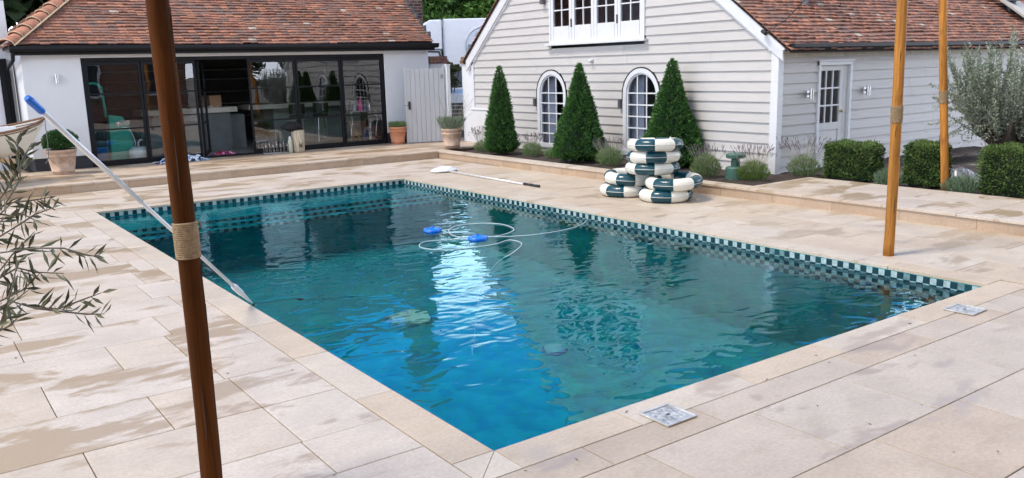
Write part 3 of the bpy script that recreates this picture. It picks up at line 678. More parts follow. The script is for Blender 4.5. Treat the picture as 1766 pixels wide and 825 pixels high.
b = B(); prof = [(5.06, 2.125), (4.90, 2.125), (4.90, 2.07), (4.93, 2.015), (5.06, 2.01)]; prism(b, [(8.98, y_, z_) for y_, z_ in prof], (11, 0, 0)); obj('gutter', b, GUTTER, wh, bevel=.004)
b = B(); box(b, 9.1, 20, 5.06, 5.24, 2.005, 2.03); box(b, 9.1, 20, 5.20, 5.235, 1.92, 2.005); obj('soffit', b, mat('cream_trim', (.62, .58, .50), .7), wh)
# arched windows
def arched(cy_, hw, sl, zs, label):
    wn = []
    b_ = B(); n_ = 16
    def ringpts(h_, zb): 
        return [(cy_+h_, zb)]+[(cy_+h_*math.cos(math.pi*i/n_), zs+h_*math.sin(math.pi*i/n_)) for i in range(n_+1)]+[(cy_-h_, zb)]
    def band(bm, ho, hi, zbo, zbi, w0, w1):
        O, I = ringpts(ho, zbo), ringpts(hi, zbi); vo = [[bm.verts.new(GM(y_, z_, ww)) for y_, z_ in O] for ww in (w0, w1)]; vi = [[bm.verts.new(GM(y_, z_, ww)) for y_, z_ in I] for ww in (w0, w1)]
        for i in range(len(O)-1):
            for q in ([vo[1][i], vo[1][i+1], vi[1][i+1], vi[1][i]], [vo[0][i], vo[0][i+1], vo[1][i+1], vo[1][i]], [vi[0][i], vi[0][i+1], vi[1][i+1], vi[1][i]]): bm.faces.new(q)
    band(b_, hw, hw-.085, sl, sl, -.03, .045); band(b_, hw-.085, hw-.115, sl+.03, sl+.03, -.03, .02)
    pbox(b_, GM, cy_-hw-.03, cy_+hw+.03, sl-.05, sl+.035, -.03, .075)
    fr = obj('arched_window', b_, TRIM, wh, smooth=False); fr['label'] = label
    b_ = B(); hi = hw-.115
    for q in (-1, 1): y_ = cy_+q*hi/3; pbox(b_, GM, y_-.012, y_+.012, sl, zs+math.sqrt(hi*hi-(hi/3)**2), -.01, .012)
    zz = sl+.06; stp = (zs+.02-sl-.03)/5
    for k in range(1, 6): z_ = sl+.03+k*stp; pbox(b_, GM, cy_-hi, cy_+hi, z_-.012, z_+.012, -.008, .010)
    obj('glazing_bars', b_, TRIM, fr)
    b_ = B(); pts = ringpts(hi+.01, sl); vs_ = [b_.verts.new(GM(y_, z_, 0)) for y_, z_ in pts]; b_.faces.new(vs_); obj('pane', b_, PANE, fr)
    b_ = B(); cpts = [(cy_+.10+.42*q/18, 9.20+.02*(q % 2)) for q in range(19)]
    for (a_1, x_1), (a_2, x_2) in zip(cpts, cpts[1:]): b_.faces.new([b_.verts.new(q) for q in [(x_1, a_1, sl), (x_2, a_2, sl), (x_2, a_2, zs+.42), (x_1, a_1, zs+.42)]])
    obj('curtain', b_, mat('curtain_cloth', (.62, .64, .70), .9), fr)
    b_ = B(); band(b_, hw+.022, hw+.003, zs-.12, zs-.12, .0, .05)
    obj('drip_hood', b_, DARK, fr)
    b_ = B(); pbox(b_, GM, cy_+hw+.03, cy_+hw+.09, zs-.26, zs-.10, .03, .09); obj('hood_stop', b_, mat('grey_bracket', (.09, .09, .10), .6), fr)
arched(*ARC[0], 'arched white window between the two leftmost yew cones'); arched(*ARC[1], 'arched white window partly behind the right yew cone')
# upper casements
y0, y1, z0, z1 = UPW
b = B(); pbox(b, GM, y0, y1, z0-.0, z0+.05, -.03, .06); pbox(b, GM, y0, y1, z1-.05, z1, -.03, .06); pbox(b, GM, y0, y0+.05, z0, z1, -.03, .055); pbox(b, GM, y1-.05, y1, z0, z1, -.03, .055)
uw = obj('upper_window', b, TRIM, wh, bevel=.003)
b = B(); pbox(b, GM, y0-.07, y1+.07, z0-.045, z0, .0, .13); obj('sill', b, TRIM, uw, bevel=.004)
cw = (y1-y0-.10)/4
for k in range(4):
    a = y0+.05+k*cw; b = B(); st = .085
    for u0, u1_, v0, v1 in [(a, a+st, z0+.05, z1-.05), (a+cw-st, a+cw, z0+.05, z1-.05), (a+st, a+cw-st, z0+.05, z0+.33), (a+st, a+cw-st, z1-.14, z1-.05)]: pbox(b, GM, u0+.004, u1_-.004, v0, v1, -.01, .045)
    cs = obj('casement', b, TRIM, uw, bevel=.003)
    b = B(); ym = a+cw/2; pbox(b, GM, ym-.012, ym+.012, z0+.33, z1-.14, 0, .03)
    for q in range(1, 3): z_ = z0+.33+q*(z1-.14-z0-.33)/3; pbox(b, GM, a+st, a+cw-st, z_-.012, z_+.012, 0, .028)
    obj('glazing_bars', b, TRIM, cs)
    b = B(); vs_ = [b.verts.new(GM(*q, .015)) for q in [(a+st-.01, z0+.32), (a+cw-st+.01, z0+.32), (a+cw-st+.01, z1-.13), (a+st-.01, z1-.13)]]; b.faces.new(vs_); obj('pane', b, PANE, cs)
    if k in (1, 3): b = B(); pbox(b, GM, a-.008, a+.008, z0+.30, z0+.46, .045, .07); obj('handle', b, DARK, cs)
# side door
b = B(); pbox(b, SM, DX0, DX0+.06, .08, DZ, -.06, .05); pbox(b, SM, DX1-.06, DX1, .08, DZ, -.06, .05); pbox(b, SM, DX0, DX1, DZ-.06, DZ, -.06, .052); pbox(b, SM, DX0-.02, DX1+.02, DZ, DZ+.03, 0, .075)
df = obj('door_frame', b, TRIM, wh, bevel=.003)
b = B(); a, c = DX0+.06, DX1-.17; pbox(b, SM, c, DX1-.06, .08, DZ-.06, -.04, .0)
for q in [(a, a+.04, .08, DZ-.06), (c-.10, c, .08, DZ-.06), (a+.04, c-.10, DZ-.15, DZ-.06), (a+.04, c-.10, .72, .84), (a+.04, c-.10, .08, .2)]: pbox(b, SM, *q, -.05, -.005)
pbox(b, SM, a+.04, c-.10, .2, .72, -.045, -.02); dl = obj('door', b, mat('door_grey', (.56, .56, .55), .5, var=.03), wh, bevel=.003)
b = B()
ga, gc, gz0, gz1 = a+.04, c-.10, .84, DZ-.15
for q in (1, 2): x_ = ga+(gc-ga)*q/3; pbox(b, SM, x_-.012, x_+.012, gz0, gz1, -.04, -.01); z_ = gz0+(gz1-gz0)*q/3; pbox(b, SM, ga, gc, z_-.012, z_+.012, -.04, -.012)
obj('glazing_bars', b, TRIM, dl)
b = B(); vs_ = [b.verts.new(SM(*q, -.028)) for q in [(ga, gz0), (gc, gz0), (gc, gz1), (ga, gz1)]]; b.faces.new(vs_); obj('pane', b, PANE, dl)
b = B(); lathe(b, [(.004, -.0), (.022, .01), (.026, .03), (.015, .045)], 12); bmesh.ops.rotate(b, verts=b.verts[:], cent=(0, 0, 0), matrix=Matrix.Rotation(R(90), 3, 'X')); bmesh.ops.translate(b, verts=b.verts[:], vec=(c-.05, RY0-.03, 1.02)); obj('door_knob', b, mat('brass', (.55, .42, .2), .3, metal=1), dl, smooth=True)
for x_, lab in ((9.77, 'steel wall light on the boards between house corner and glazed side door'), (11.35, 'steel wall light on the boards beyond the glazed side door')): wall_light(lambda u_, v, w_: (u_, -w_, v), None, lab, (x_, RY0-.065, 1.34))
# box housings cut round the side lights, sensor, camera
t = thing('motion_sensor', 'small white motion sensor on the gable boards below the upper window', 'sensor', (GX-.03, 9.57, 1.97))
b = B(); tube(b, [(0, 0, 0), (-.03, 0, 0)], .035, 12); obj('base', b, WHITE, t, world=False)
b = B(); lathe(b, [(.01, -.035), (.03, -.02), (.034, 0), (.028, .02), (.01, .03)], 12, (-.06, 0, -.01)); obj('head', b, WHITE, t, world=False, smooth=True)
t = thing('security_camera', 'small black camera fixed low on the white bargeboard', 'camera', (8.96, 5.42, 2.33))
b = B(); tube(b, [(0, 0, 0), (-.06, -.01, -.02)], .018, 8); obj('bracket', b, DARK, t, world=False); b = B(); tube(b, [(-.05, .03, .0), (-.09, -.07, -.045)], .03, 12); obj('body', b, DARK, t, world=False)
t = thing('gable_lamp', 'dark grey lamp beside the top left of the upper window', 'wall light', (GX-.04, 11.05, 3.2)); b = B(); box(b, -.08, 0, -.05, .05, -.07, .08); obj('housing', b, mat('grey_bracket', (.09, .09, .1), .6), t, world=False, bevel=.01)
# flue
fl = thing('roof_flue', 'black metal flue pipe with lead apron on the boarded house roof', 'flue', (17.9, 5.95, 2.9))
b = B(); lathe(b, [(.16, -.35), (.13, .0), (.10, .12), (.115, .14), (.11, 1.1)], 18); obj('pipe', b, mat('flue_black', (.02, .025, .035), .35), fl, world=False, smooth=True)
b = B(); lathe(b, [(.17, .10), (.18, .12), (.12, .17)], 18); obj('storm_collar', b, LEAD, fl, world=False)
b = B(); prism(b, [(-.35, -.45, -.28), (.4, -.45, -.28), (.4, .25, .24), (-.35, .25, .24)], (0, -.02, .035)); obj('apron', b, mat('pale_lead', (.40, .38, .35), .6), fl, world=False)

# ------------------------------------------------------------------ gate, pillars
gt = thing('garden_gate', 'pale grey boarded gate standing open against the white wall', 'gate', (7.72, 14.78, SH))
gl_ = Vector((8.62-7.72, 14.45-14.78)).length; gt.rotation_euler.z = math.atan2(14.45-14.78, 8.62-7.72)
for k in range(8):
    pass
b = B(); n_ = 8
for k in range(n_): box(b, .03+k*(gl_-.06)/n_+.003, .03+(k+1)*(gl_-.06)/n_-.003, -.012, .02, .02, 1.74)
obj('boards', b, GATE, gt, world=False, bevel=.003)
b = B(); box(b, 0, .045, -.02, .05, .0, 1.80); box(b, gl_-.045, gl_, -.02, .05, .0, 1.80); box(b, .045, gl_-.045, .021, .05, .15, .27); box(b, .045, gl_-.045, .021, .05, 1.5, 1.62); obj('frame', b, GATE, gt, world=False, bevel=.004)
b = B(); box(b, .07, .12, -.03, -.012, .80, .99); box(b, .085, .105, -.045, -.03, .84, .95); box(b, -.03, .07, -.02, -.014, .89, .905); obj('latch', b, DARK, gt, world=False)
for z_ in (1.55, .25): b = B(); box(b, gl_-.09, gl_-.03, -.027, -.02, z_-.05, z_+.05); obj('hinge', b, mat('hinge_grey', (.25, .25, .26), .5), gt, world=False)
t = thing('gate_post', 'square white gate post beside the open grey gate', 'post', (8.70, 14.42, SH)); b = B(); box(b, -.045, .045, -.045, .045, 0, 1.80); obj('shaft', b, TRIM, t, world=False, bevel=.006); b = B(); box(b, -.055, .055, -.055, .055, 1.80, 1.83); obj('cap', b, TRIM, t, world=False)
def pier(label, loc, sx, sy, zt):
    t_ = thing('gate_pier', label, 'pier', loc, group='white rendered gate piers capped with brick')
    b_ = B(); box(b_, -sx, sx, -sy, sy, 0, zt-.17); obj('shaft', b_, RENDER, t_, world=False, bevel=.01)
    b_ = B(); box(b_, -sx-.03, sx+.03, -sy-.03, sy+.03, zt-.17, zt-.085); box(b_, -sx-.01, sx+.01, -sy-.01, sy+.01, zt-.084, zt); obj('brick_cap', b_, BRICK, t_, world=False)
pier('white pier with brick cap at the left corner of the boarded gable', (9.16, 14.10, .05), .12, .22, 2.10)
pier('low white pier with brick cap behind the open grey gate', (9.15, 15.75, .05), .24, .2, 2.14)

# ------------------------------------------------------------------ timber poles
def pole(label, base, top, rad, wm, ropez, crackside, seed):
    rs = random.Random(seed); base = Vector(base); top = Vector(top); d = top-base
    t_ = thing('timber_pole', label, 'pole', base, group='round timber poles round the pool')
    b_ = B(); n_ = 26; pts = []; rd = []
    for i in range(n_+1):
        q = i/n_; pts.append(d*q+Vector((math.sin(q*5+seed)*.016, math.cos(q*4+seed)*.016, 0))); rd.append(rad*(1.02-.06*q)*(1+rs.uniform(-.02, .02)))
    tube(b_, pts, rd, 20); obj('shaft', b_, wm, t_, world=False, smooth=True)
    at = lambda z_: d*((z_-base.z)/d.z)
    # drying cracks: slim dark wedges let into the surface
    for (z_, L_, ang, wd) in crackside:
        if L_ == 0: continue
        b_ = B()
        c_ = at(z_)+Vector((math.sin(z_/d.z*5+seed)*.016, math.cos(z_/d.z*4+seed)*.016, 0)); a_ = R(ang); nr = Vector((math.cos(a_), math.sin(a_), 0)); s_ = Vector((-math.sin(a_), math.cos(a_), 0))
        rr = rad*.985
        m_ = 8; lt, rt = [], []
        for k in range(m_+1):
            q = k/m_; wv = wd*math.sin(math.pi*q)**.8; p_ = c_+Vector((0, 0, (q-.5)*L_))+nr*rr+s_*rs.uniform(-.001, .001)
            lt.append(b_.verts.new(p_+s_*(-wv)+nr*.001)); rt.append(b_.verts.new(p_+s_*wv+nr*.001))
        mid = [b_.verts.new((l_.co+r__.co)/2+nr*.003) for l_, r__ in zip(lt, rt)]
        for k in range(m_): b_.faces.new([lt[k], mid[k], mid[k+1], lt[k+1]]); b_.faces.new([mid[k], rt[k], rt[k+1], mid[k+1]])
        obj('drying_crack', b_, KNOT, t_, world=False)
    b_ = B(); c_ = at(ropez); hgt = .155; turns = 17; pts = []
    for i in range(turns*18+1):
        a_ = 2*math.pi*i/18; z_ = -hgt/2+hgt*i/(turns*18); pts.append(at(ropez+z_)+Vector((math.cos(a_), math.sin(a_), 0))*(rad*1.045)+Vector((math.sin((ropez+z_)/d.z*5+seed)*.016, math.cos((ropez+z_)/d.z*4+seed)*.016, 0)))
    tube(b_, pts, .0058, 5); p_ = pts[-1]; tube(b_, [p_, p_+Vector((.012, 0, .004)), p_+Vector((.02, .0, -.03))], .004, 5); obj('rope_binding', b_, ROPE, t_, world=False, smooth=True)
    return t_
WR = 1
pole('nearest timber pole, coloured darker for shade, standing left of the pool with a jute binding', (-1.30, .38, 0), (-1.30, .38, 3.6), .046, WOOD_SHADE, 1.21, [(2.06, .22, -35, .005), (1.62, .16, -38, .004), (1.28, .0, 0, 0), (1.02, .17, -36, .0045), (.80, .25, -34, .004), (1.55, .3, -105, .0025), (.45, .35, -112, .0025)], 1)
pole('golden timber pole standing on the paving near the right corner of the pool', (5.44, 1.15, 0), (5.50, 1.17, 3.6), .0485, WOOD, 1.36, [(1.2, .12, -150, .003), (.5, .15, -120, .003), (1.9, .1, -140, .003)], 2)
pole('golden timber pole at the edge of the hedge bed, farthest from the camera', (8.98, 2.48, .12), (8.62, 2.56, 3.9), .050, WOOD, 1.36, [(2.2, .1, -150, .003)], 3)
b = B(); tube(b, [(8.88, 5.37, 2.30), (8.3, 4.6, 2.42), (7.5, 3.6, 2.70), (6.5, 2.3, 3.15), (5.56, 1.2, 3.55)], .006, 6); tag(obj('cable', b, DARK), 'thin dark cable strung from the white bargeboard up to a timber pole', 'cable')
b = B(); tube(b, [(8.97, 2.58, 1.9), (9.02, 2.6, 1.2), (9.05, 2.62, .7)], .007, 6); tag(obj('cord', b, DARK), 'dark cord hanging down the golden pole beside the olive tree', 'cord')

# ------------------------------------------------------------------ skimmer lids
for (cx, cy_, lab, rz) in [(.985, -.25, 'square metal skimmer lid nearest the camera in the coping joint', 0), (4.15, -.26, 'square metal skimmer lid near the far right pool corner', R(2))]:
    t = thing('skimmer_lid', lab, 'skimmer lid', (cx, cy_, .004), rz, group='square metal lids set in the near coping')
    b = B(); q = .112
    for (x0, x1, y0, y1) in [(-q, q, -q, -q+.018), (-q, q, q-.018, q), (-q, -q+.018, -q+.018, q-.018), (q-.018, q, -q+.018, q-.018)]: box(b, x0, x1, y0, y1, 0, .010)
    obj('frame', b, CHROME, t, world=False, bevel=.002)
    b = B(); box(b, -q+.022, q-.022, -q+.022, q-.022, 0, .006)
    random.seed(11)
    for k in range(46):
        x_, y_ = random.uniform(-.075, .075), random.uniform(-.075, .075); lathe(b, [(random.uniform(.004, .009), .006), (.003, .0075)], 6, (x_, y_, 0))
    obj('plate', b, mat('lid_plate', (.40, .395, .37), .5, metal=.25, var=.55, scale=38, bump=.6, bscale=60), t, world=False)
    b = B(); lathe(b, [(.011, .006), (.010, .0085), (.004, .0086)], 12); obj('screw', b, DARK, t, world=False)

# ------------------------------------------------------------------ swim rings
def swim_ring(label, c, tilt, rot, Ro=.38, rt=.088):
    t_ = thing('swim_ring', label, 'swim ring', c, 0, group='green and white striped swim rings heaped by the pool')
    t_.rotation_euler = (Matrix.Rotation(R(tilt[0]), 4, Vector((.81, -.58, 0))) @ Matrix.Rotation(R(tilt[1]), 4, Vector((.58, .81, 0))) @ Matrix.Rotation(rot, 4, 'Z')).to_euler()
    b_ = B(); NS, NT = 96, 22; Rc = Ro-rt; g = []
    for i in range(NS):
        a_ = 2*math.pi*i/NS; seg = (i % 12)/12; puck = 1-.06*max(0, 1-(1-abs(seg-.5)*2)/.18)+.007*math.sin(i*2.3)+.004*math.sin(i*5.1)
        g.append([b_.verts.new(((Rc+rt*puck*math.cos(p_))*math.cos(a_), (Rc+rt*puck*math.cos(p_))*math.sin(a_), rt*puck*.98*math.sin(p_)+random.uniform(-.0008, .0008))) for p_ in [2*math.pi*j/NT for j in range(NT)]])
    for i in range(NS):
        for j in range(NT): b_.faces.new([g[i][j], g[(i+1) % NS][j], g[(i+1) % NS][(j+1) % NT], g[i][(j+1) % NT]]).material_index = (i//12) % 2
    obj('tube', b_, [VINYL_T, VINYL_W], t_, world=False, smooth=True)
    b_ = B(); pts = [((Rc+rt*1.0)*math.cos(a_), (Rc+rt*1.0)*math.sin(a_), 0) for a_ in [2*math.pi*i/96 for i in range(96)]]; tube(b_, pts, .0035, 5, closed=True); obj('seam', b_, SEAM, t_, world=False)
    b_ = B(); lathe(b_, [(.012, 0), (.010, .012), (.004, .013)], 10, (Rc, 0, rt-.004)); obj('valve', b_, VINYL_W, t_, world=False)
    return t_
swim_ring('left ring of the two lying flat on the paving', (6.42, 5.87, .087), (0, 0), R(-2))
swim_ring('ring lying on the left floor ring, under the stack of three', (6.47, 5.83, .262), (2.5, 1.5), R(14))
swim_ring('right front ring of the two lying flat on the paving', (6.46, 5.10, .087), (0, 0), R(12))
swim_ring('ring lying on the right floor ring, under the stack of three', (6.55, 5.03, .262), (2, -2), R(-2), Ro=.40)
swim_ring('lowest ring of the upper stack of three, bridging both lower piles', (6.52, 5.42, .430), (-1.5, .5), R(5), Ro=.39)
swim_ring('middle ring of the upper stack of three', (6.51, 5.38, .597), (-2, -.5), R(28), Ro=.385)
swim_ring('topmost swim ring of the heap', (6.49, 5.34, .764), (-3, .5), R(0), Ro=.395)

# ------------------------------------------------------------------ things in and by the pool
for (x_, y_, rr, lab) in [(3.11, 5.86, .115, 'blue float farther from the camera in the middle of the pool'), (3.25, 5.04, .12, 'blue float holding the white floating hose, nearer the camera')]:
    t = thing('pool_float', lab, 'pool float', (x_, y_, WZ), group='round blue floats on the water')
    b = B(); lathe(b, [(rr*.5, -.05), (rr*.92, -.03), (rr, -.005), (rr, .016), (rr*.93, .026), (rr*.86, .028), (rr*.80, .022), (rr*.6, .032), (rr*.3, .038), (.01, .038)], 28); obj('body', b, FBLUE, t, world=False, smooth=True)
    b = B(); lathe(b, [(.022, .034), (.020, .052), (.008, .055)], 12); obj('cap', b, FBLUE, t, world=False)
def smooth_path(P, n=8):
    P = [Vector(p) for p in P]; out_ = []
    for i in range(len(P)-1):
        p0, p1, p2, p3 = P[max(i-1, 0)], P[i], P[i+1], P[min(i+2, len(P)-1)]
        for k in range(n):
            t_ = k/n; out_.append(.5*((2*p1)+(-p0+p2)*t_+(2*p0-5*p1+4*p2-p3)*t_*t_+(-p0+3*p1-3*p2+p3)*t_**3))
    return out_+[P[-1]]
hz = WZ+.008
pth = [(5.02, 5.10, hz), (4.75, 4.88, hz), (4.47, 4.76, hz), (4.18, 4.71, hz), (3.84, 4.74, hz), (3.56, 4.87, hz), (3.36, 5.04, hz), (3.12, 5.25, hz), (3.20, 5.62, hz), (3.50, 5.90, hz), (3.83, 5.82, hz), (3.98, 5.55, hz), (3.86, 5.15, hz), (3.45, 4.98, hz), (2.98, 5.18, hz), (2.66, 5.28, hz), (2.47, 5.05, hz), (2.55, 4.76, hz), (2.82, 4.64, hz), (3.18, 4.60, hz), (3.45, 4.68, hz), (3.44, 4.42, hz), (3.12, 4.12, hz), (2.82, 3.95, hz-.02), (2.62, 3.84, hz-.10), (2.5, 3.9, -.5), (2.2, 3.6, -1.15)]
b = B(); tube(b, smooth_path(pth, 6), .0042, 8); tag(obj('floating_hose', b, HOSE, smooth=True), 'thin pale hose lying in loops on the pool surface round the blue floats', 'hose')
# net with pole on the far right paving
t = thing('leaf_net', 'white pool leaf net on its pole lying on the paving by the far corner', 'pool net', (6.03, 10.22, 0))
b = B(); pts = smooth_path([(6.03, 10.20, .03), (5.80, 10.30, .025), (5.86, 10.52, .03), (6.18, 10.68, .03), (6.34, 10.50, .03), (6.24, 10.27, .03), (6.03, 10.20, .03)], 5); tube(b, pts, .014, 7); obj('hoop', b, WHITE, t, smooth=True)
b = B(); cc = Vector((6.07, 10.43, .015)); rings = []
for k in range(5):
    q = k/4; rings.append([b.verts.new(cc.lerp(p_, 1-q*.85)+Vector((0, 0, .055*math.sin(q*3)+random.uniform(-.012, .02)*q))) for p_ in pts[:-1]])
for A, C in zip(rings, rings[1:]):
    for k in range(len(A)): b.faces.new([A[k], A[(k+1) % len(A)], C[(k+1) % len(A)], C[k]])
b.faces.new(rings[-1]); obj('mesh_bag', b, mat('net_white', (.66, .68, .74), .8, var=.2, scale=12), t, smooth=True)
b = B(); tube(b, [(6.04, 10.22, .03), (5.99, 7.78, .016)], .0145, 10); obj('handle', b, ALU, t, smooth=True)
b = B(); 
for k in range(5): lathe_r = .022-.003*(k % 2); tube(b, [(5.99-.0*k, 7.80-.085*k, .022), (5.99, 7.80-.085*k-.07, .022)], lathe_r, 10)
tube(b, [(5.99, 7.80, .022), (5.98, 7.38, .022)], .015, 10); obj('grip', b, DARK, t)
# telescopic pole
A_ = Vector((.02, 3.62, .01)); T_ = Vector((-1.626, 1.995, 1.80)); dv = (T_-A_)
t = thing('telescopic_pole', 'long white telescopic pool pole with blue grip leaning from the pool edge', 'pool pole', A_)
b = B(); tube(b, [A_+dv*.10, A_+dv*.62], .0135, 12); tube(b, [A_+dv*.60, A_+dv*.96], .016, 12); obj('tube', b, ALU, t, smooth=True)
b = B(); tube(b, [A_+dv*.955, A_+dv*.96, A_+dv*.97, A_+dv*.99, A_+dv], [.018, .022, .021, .023, .019], 12); obj('grip', b, BLUE, t, smooth=True)
b = B(); tube(b, [A_+dv*.12, A_+dv*.11, A_+dv*.07, A_+dv*.05, A_+dv*.0, A_-dv*.01], [.020, .026, .024, .017, .008, .004], 12); obj('joint', b, WHITE, t, smooth=True)
HOSEP = [(.03, 3.61, -.01), (.10, 3.80, -.10), (.17, 4.04, -.14), (.50, 4.47, -.3), (1.04, 5.13, -.6), (1.65, 5.80, -.95), (2.1, 6.35, -1.2)]
b = B(); tube(b, smooth_path(HOSEP), .009, 8); tag(obj('vacuum_hose', b, mat('hose_dark', (.02, .03, .035), .5), smooth=True), 'dark hose running under the water from the end of the white pole', 'hose')
t = thing('pool_vacuum', 'pale green flat pool vacuum lying on the pool floor', 'vacuum head', (2.35, 5.15, D0+.01), R(-20))
b = B(); prism(b, [(-.24, -.15, 0), (.20, -.17, 0), (.23, .13, 0), (-.17, .16, 0)], (0, 0, .06)); obj('plate', b, mat('pale_green_plastic', (.40, .70, .52), .4), t, world=False, bevel=.01)
b = B(); tube(b, [(-.28, .0, .05), (-.1, .02, .09), (0, .02, .06)], .03, 8); obj('neck', b, WHITE, t, world=False)
t = thing('floor_drain', 'round drain cover with blue rim on the pool floor at the near end', 'drain', (3.05, 3.35, D0)); b = B(); lathe(b, [(.12, .0), (.11, .03), (.08, .04), (.01, .045)], 24); obj('cover', b, mat('drain_grey', (.08, .36, .38), .6), t, world=False); b = B(); lathe(b, [(.135, .0), (.135, .02), (.12, .025)], 24); obj('rim', b, mat('rim_blue', (.02, .12, .30), .4), t, world=False)

# ------------------------------------------------------------------ foliage builders
def foliage(name, P, D, ln, wd, m, parent, fold=.25, tint=None, world=True):
    V, F = leaves(P, D, ln, wd, fold); n_ = len(P)
    return poly_obj(name, V, F, m, parent, world, tint=(rng.random(n_)**1.5 if tint is None else tint))
def unit(n_): 
    v = rng.normal(size=(n_, 3)); return v/np.linalg.norm(v, axis=1, keepdims=True)
def yew_cone(label, cx, cy_, rad, hgt, n_=15000, lean=(0, 0), ex=.85):
    t_ = thing('yew_cone', label, 'yew tree', (cx, cy_, .10), group='clipped yew cones along the gable wall')
    b_ = B(); tube(b_, [(0, 0, 0), (0, 0, .3)], .035, 8); obj('trunk', b_, BARK, t_, world=False)
    prof = lambda z_: rad*(np.clip(1-z_, 0, 1)**ex*.93+.045)*np.clip(.55+z_*6, 0, 1)
    ph1 = rng.uniform(0, 6.3, 6)
    def bump(a_, z_): return 1+.06*np.sin(3*a_+ph1[0]+7*z_)+.06*np.sin(5*a_+ph1[1]-14*z_)+.06*np.sin(11*a_+ph1[2]+37*z_)+.06*np.sin(2*a_+ph1[5]+4*z_)
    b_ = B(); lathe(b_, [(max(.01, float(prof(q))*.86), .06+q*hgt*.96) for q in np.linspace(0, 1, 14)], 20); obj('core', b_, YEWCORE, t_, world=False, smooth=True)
    zq = 1-np.sqrt(rng.random(n_)); zq = np.where(rng.random(n_) < .12, rng.random(n_), zq); a_ = rng.uniform(0, 2*np.pi, n_)
    rr = prof(zq)*bump(a_, zq)*rng.uniform(.80, 1.06, n_)
    kp = ~(np.sin(a_*7+zq*23+ph1[3])*np.sin(zq*29-a_*5+ph1[4]) > .66); zq, a_, rr = zq[kp], a_[kp], rr[kp]; n_ = len(zq)
    P = np.stack([rr*np.cos(a_), rr*np.sin(a_), .05+zq*hgt], 1)
    D = np.stack([np.cos(a_)*.8, np.sin(a_)*.8, .55*np.ones(n_)], 1)+unit(n_)*.55
    tn = np.clip(.30*rng.random(n_)+.7*(np.sin(a_*11+zq*31)*np.sin(zq*47+a_*4) > .1)*rng.random(n_), 0, 1)
    foliage('foliage', P, D, rng.uniform(.04, .085, n_), rng.uniform(.014, .024, n_), YEW, t_, tint=tn, world=False)
    # stray leader shoots
    m_ = 260; zq = rng.random(m_); P = np.stack([rng.normal(0, .012, m_)+lean[0]*zq, rng.normal(0, .012, m_)+lean[1]*zq, hgt-.02+zq*.10], 1); foliage('leader', P, unit(m_)*.6+[0, 0, 1], .035, .01, YEW, t_, world=False)
    return t_
yew_cone('leftmost clipped yew cone, beside the white plinth', 7.98, 11.25, .36, 1.72, 13000)
yew_cone('middle clipped yew cone, in front of an arched window', 8.16, 8.95, .55, 1.73, 17000, ex=1.12)
yew_cone('tallest clipped yew cone, behind the heap of swim rings', 8.66, 7.10, .57, 1.76, 18000, lean=(.02, .02), ex=1.0)

def lavender(label, x_, y_, z_, rad, hgt, stalk, n_=900, m_=90, green=0, leafm=None, spread=1.0, group='lavender and low plants in the beds'):
    t_ = thing('lavender_plant', label, 'lavender', (x_, y_, z_), group=group)
    a_ = rng.uniform(0, 2*np.pi, n_); q = np.sqrt(rng.random(n_)); hh = rng.random(n_)
    rr = rad*q*(.55+.45*np.sin(np.pi*np.clip(hh*.8+.1, 0, 1)))
    P = np.stack([rr*np.cos(a_), rr*np.sin(a_), hh*hgt*(1-.35*q**2)], 1)
    D = np.stack([np.cos(a_)*q*.6, np.sin(a_)*q*.6, np.ones(n_)], 1)+unit(n_)*.35
    foliage('foliage', P, D, rng.uniform(.05, .10, n_), rng.uniform(.006, .011, n_), leafm or LAV, t_, world=False, tint=np.clip(hh*.7+.3*rng.random(n_), 0, 1))
    if m_:
        V, F, T = [], [], []
        for k in range(m_):
            an = random.uniform(0, 6.283); qq = math.sqrt(random.random()); p0 = Vector((math.cos(an)*rad*.6*qq, math.sin(an)*rad*.6*qq, hgt*.5)); L_ = stalk*random.uniform(.6, 1.05)
            tip = p0+Vector((math.cos(an)*qq*rad*.75*spread+random.uniform(-.03, .03), math.sin(an)*qq*rad*.75*spread+random.uniform(-.03, .03), L_)); s_ = Vector((random.uniform(-1, 1), random.uniform(-1, 1), 0)).normalized()*.0016
            i = len(V); V += [p0-s_, p0+s_, tip+s_, tip-s_]; F.append((i, i+1, i+2, i+3)); T.append(.1)
            for kk in range(4):
                c_ = tip+(tip-p0).normalized()*(.012*kk-.005); i = len(V); wv = .006; hv = .011
                for s2_ in (Vector((1, 0, 0)), Vector((0, 1, 0))):
                    i = len(V); V += [c_-s2_*wv, c_-Vector((0, 0, hv)), c_+s2_*wv, c_+Vector((0, 0, hv))]; F.append((i, i+1, i+2, i+3)); T.append(random.uniform(.6, 1))
        poly_obj('flower_stalks', [tuple(v) for v in V], F, LAVF, t_, False, tint=T)
    return t_
lavender('grey lavender by the weathered pot at the left end of the bed', 8.06, 12.05, .11, .20, .22, .40, 700, 110)
lavender('lavender between the leftmost yew cone and first arched window', 8.17, 10.45, .11, .21, .26, .30, 1100, 90)
lavender('low bushy lavender under the first arched window', 8.20, 9.75, .11, .20, .20, .05, 1000, 0)
lavender('lavender between the middle yew cone and the swim rings', 8.08, 8.05, .11, .23, .32, .30, 1400, 100)
lavender('lavender between the tall yew cone and the green bollard light', 8.02, 5.75, .11, .22, .36, .30, 1500, 90)
lavender('bright green lavender between bollard light and house corner', 8.20, 4.98, .11, .23, .28, .36, 1500, 110, leafm=mat('fresh_lavender', (.09, .17, .03), .7, tintcol=(.17, .26, .06)))
lavender('tall lavender with dark flower spikes at the house corner beside the first hedge', 9.15, 4.78, .11, .24, .30, .42, 1200, 120, spread=1.6)
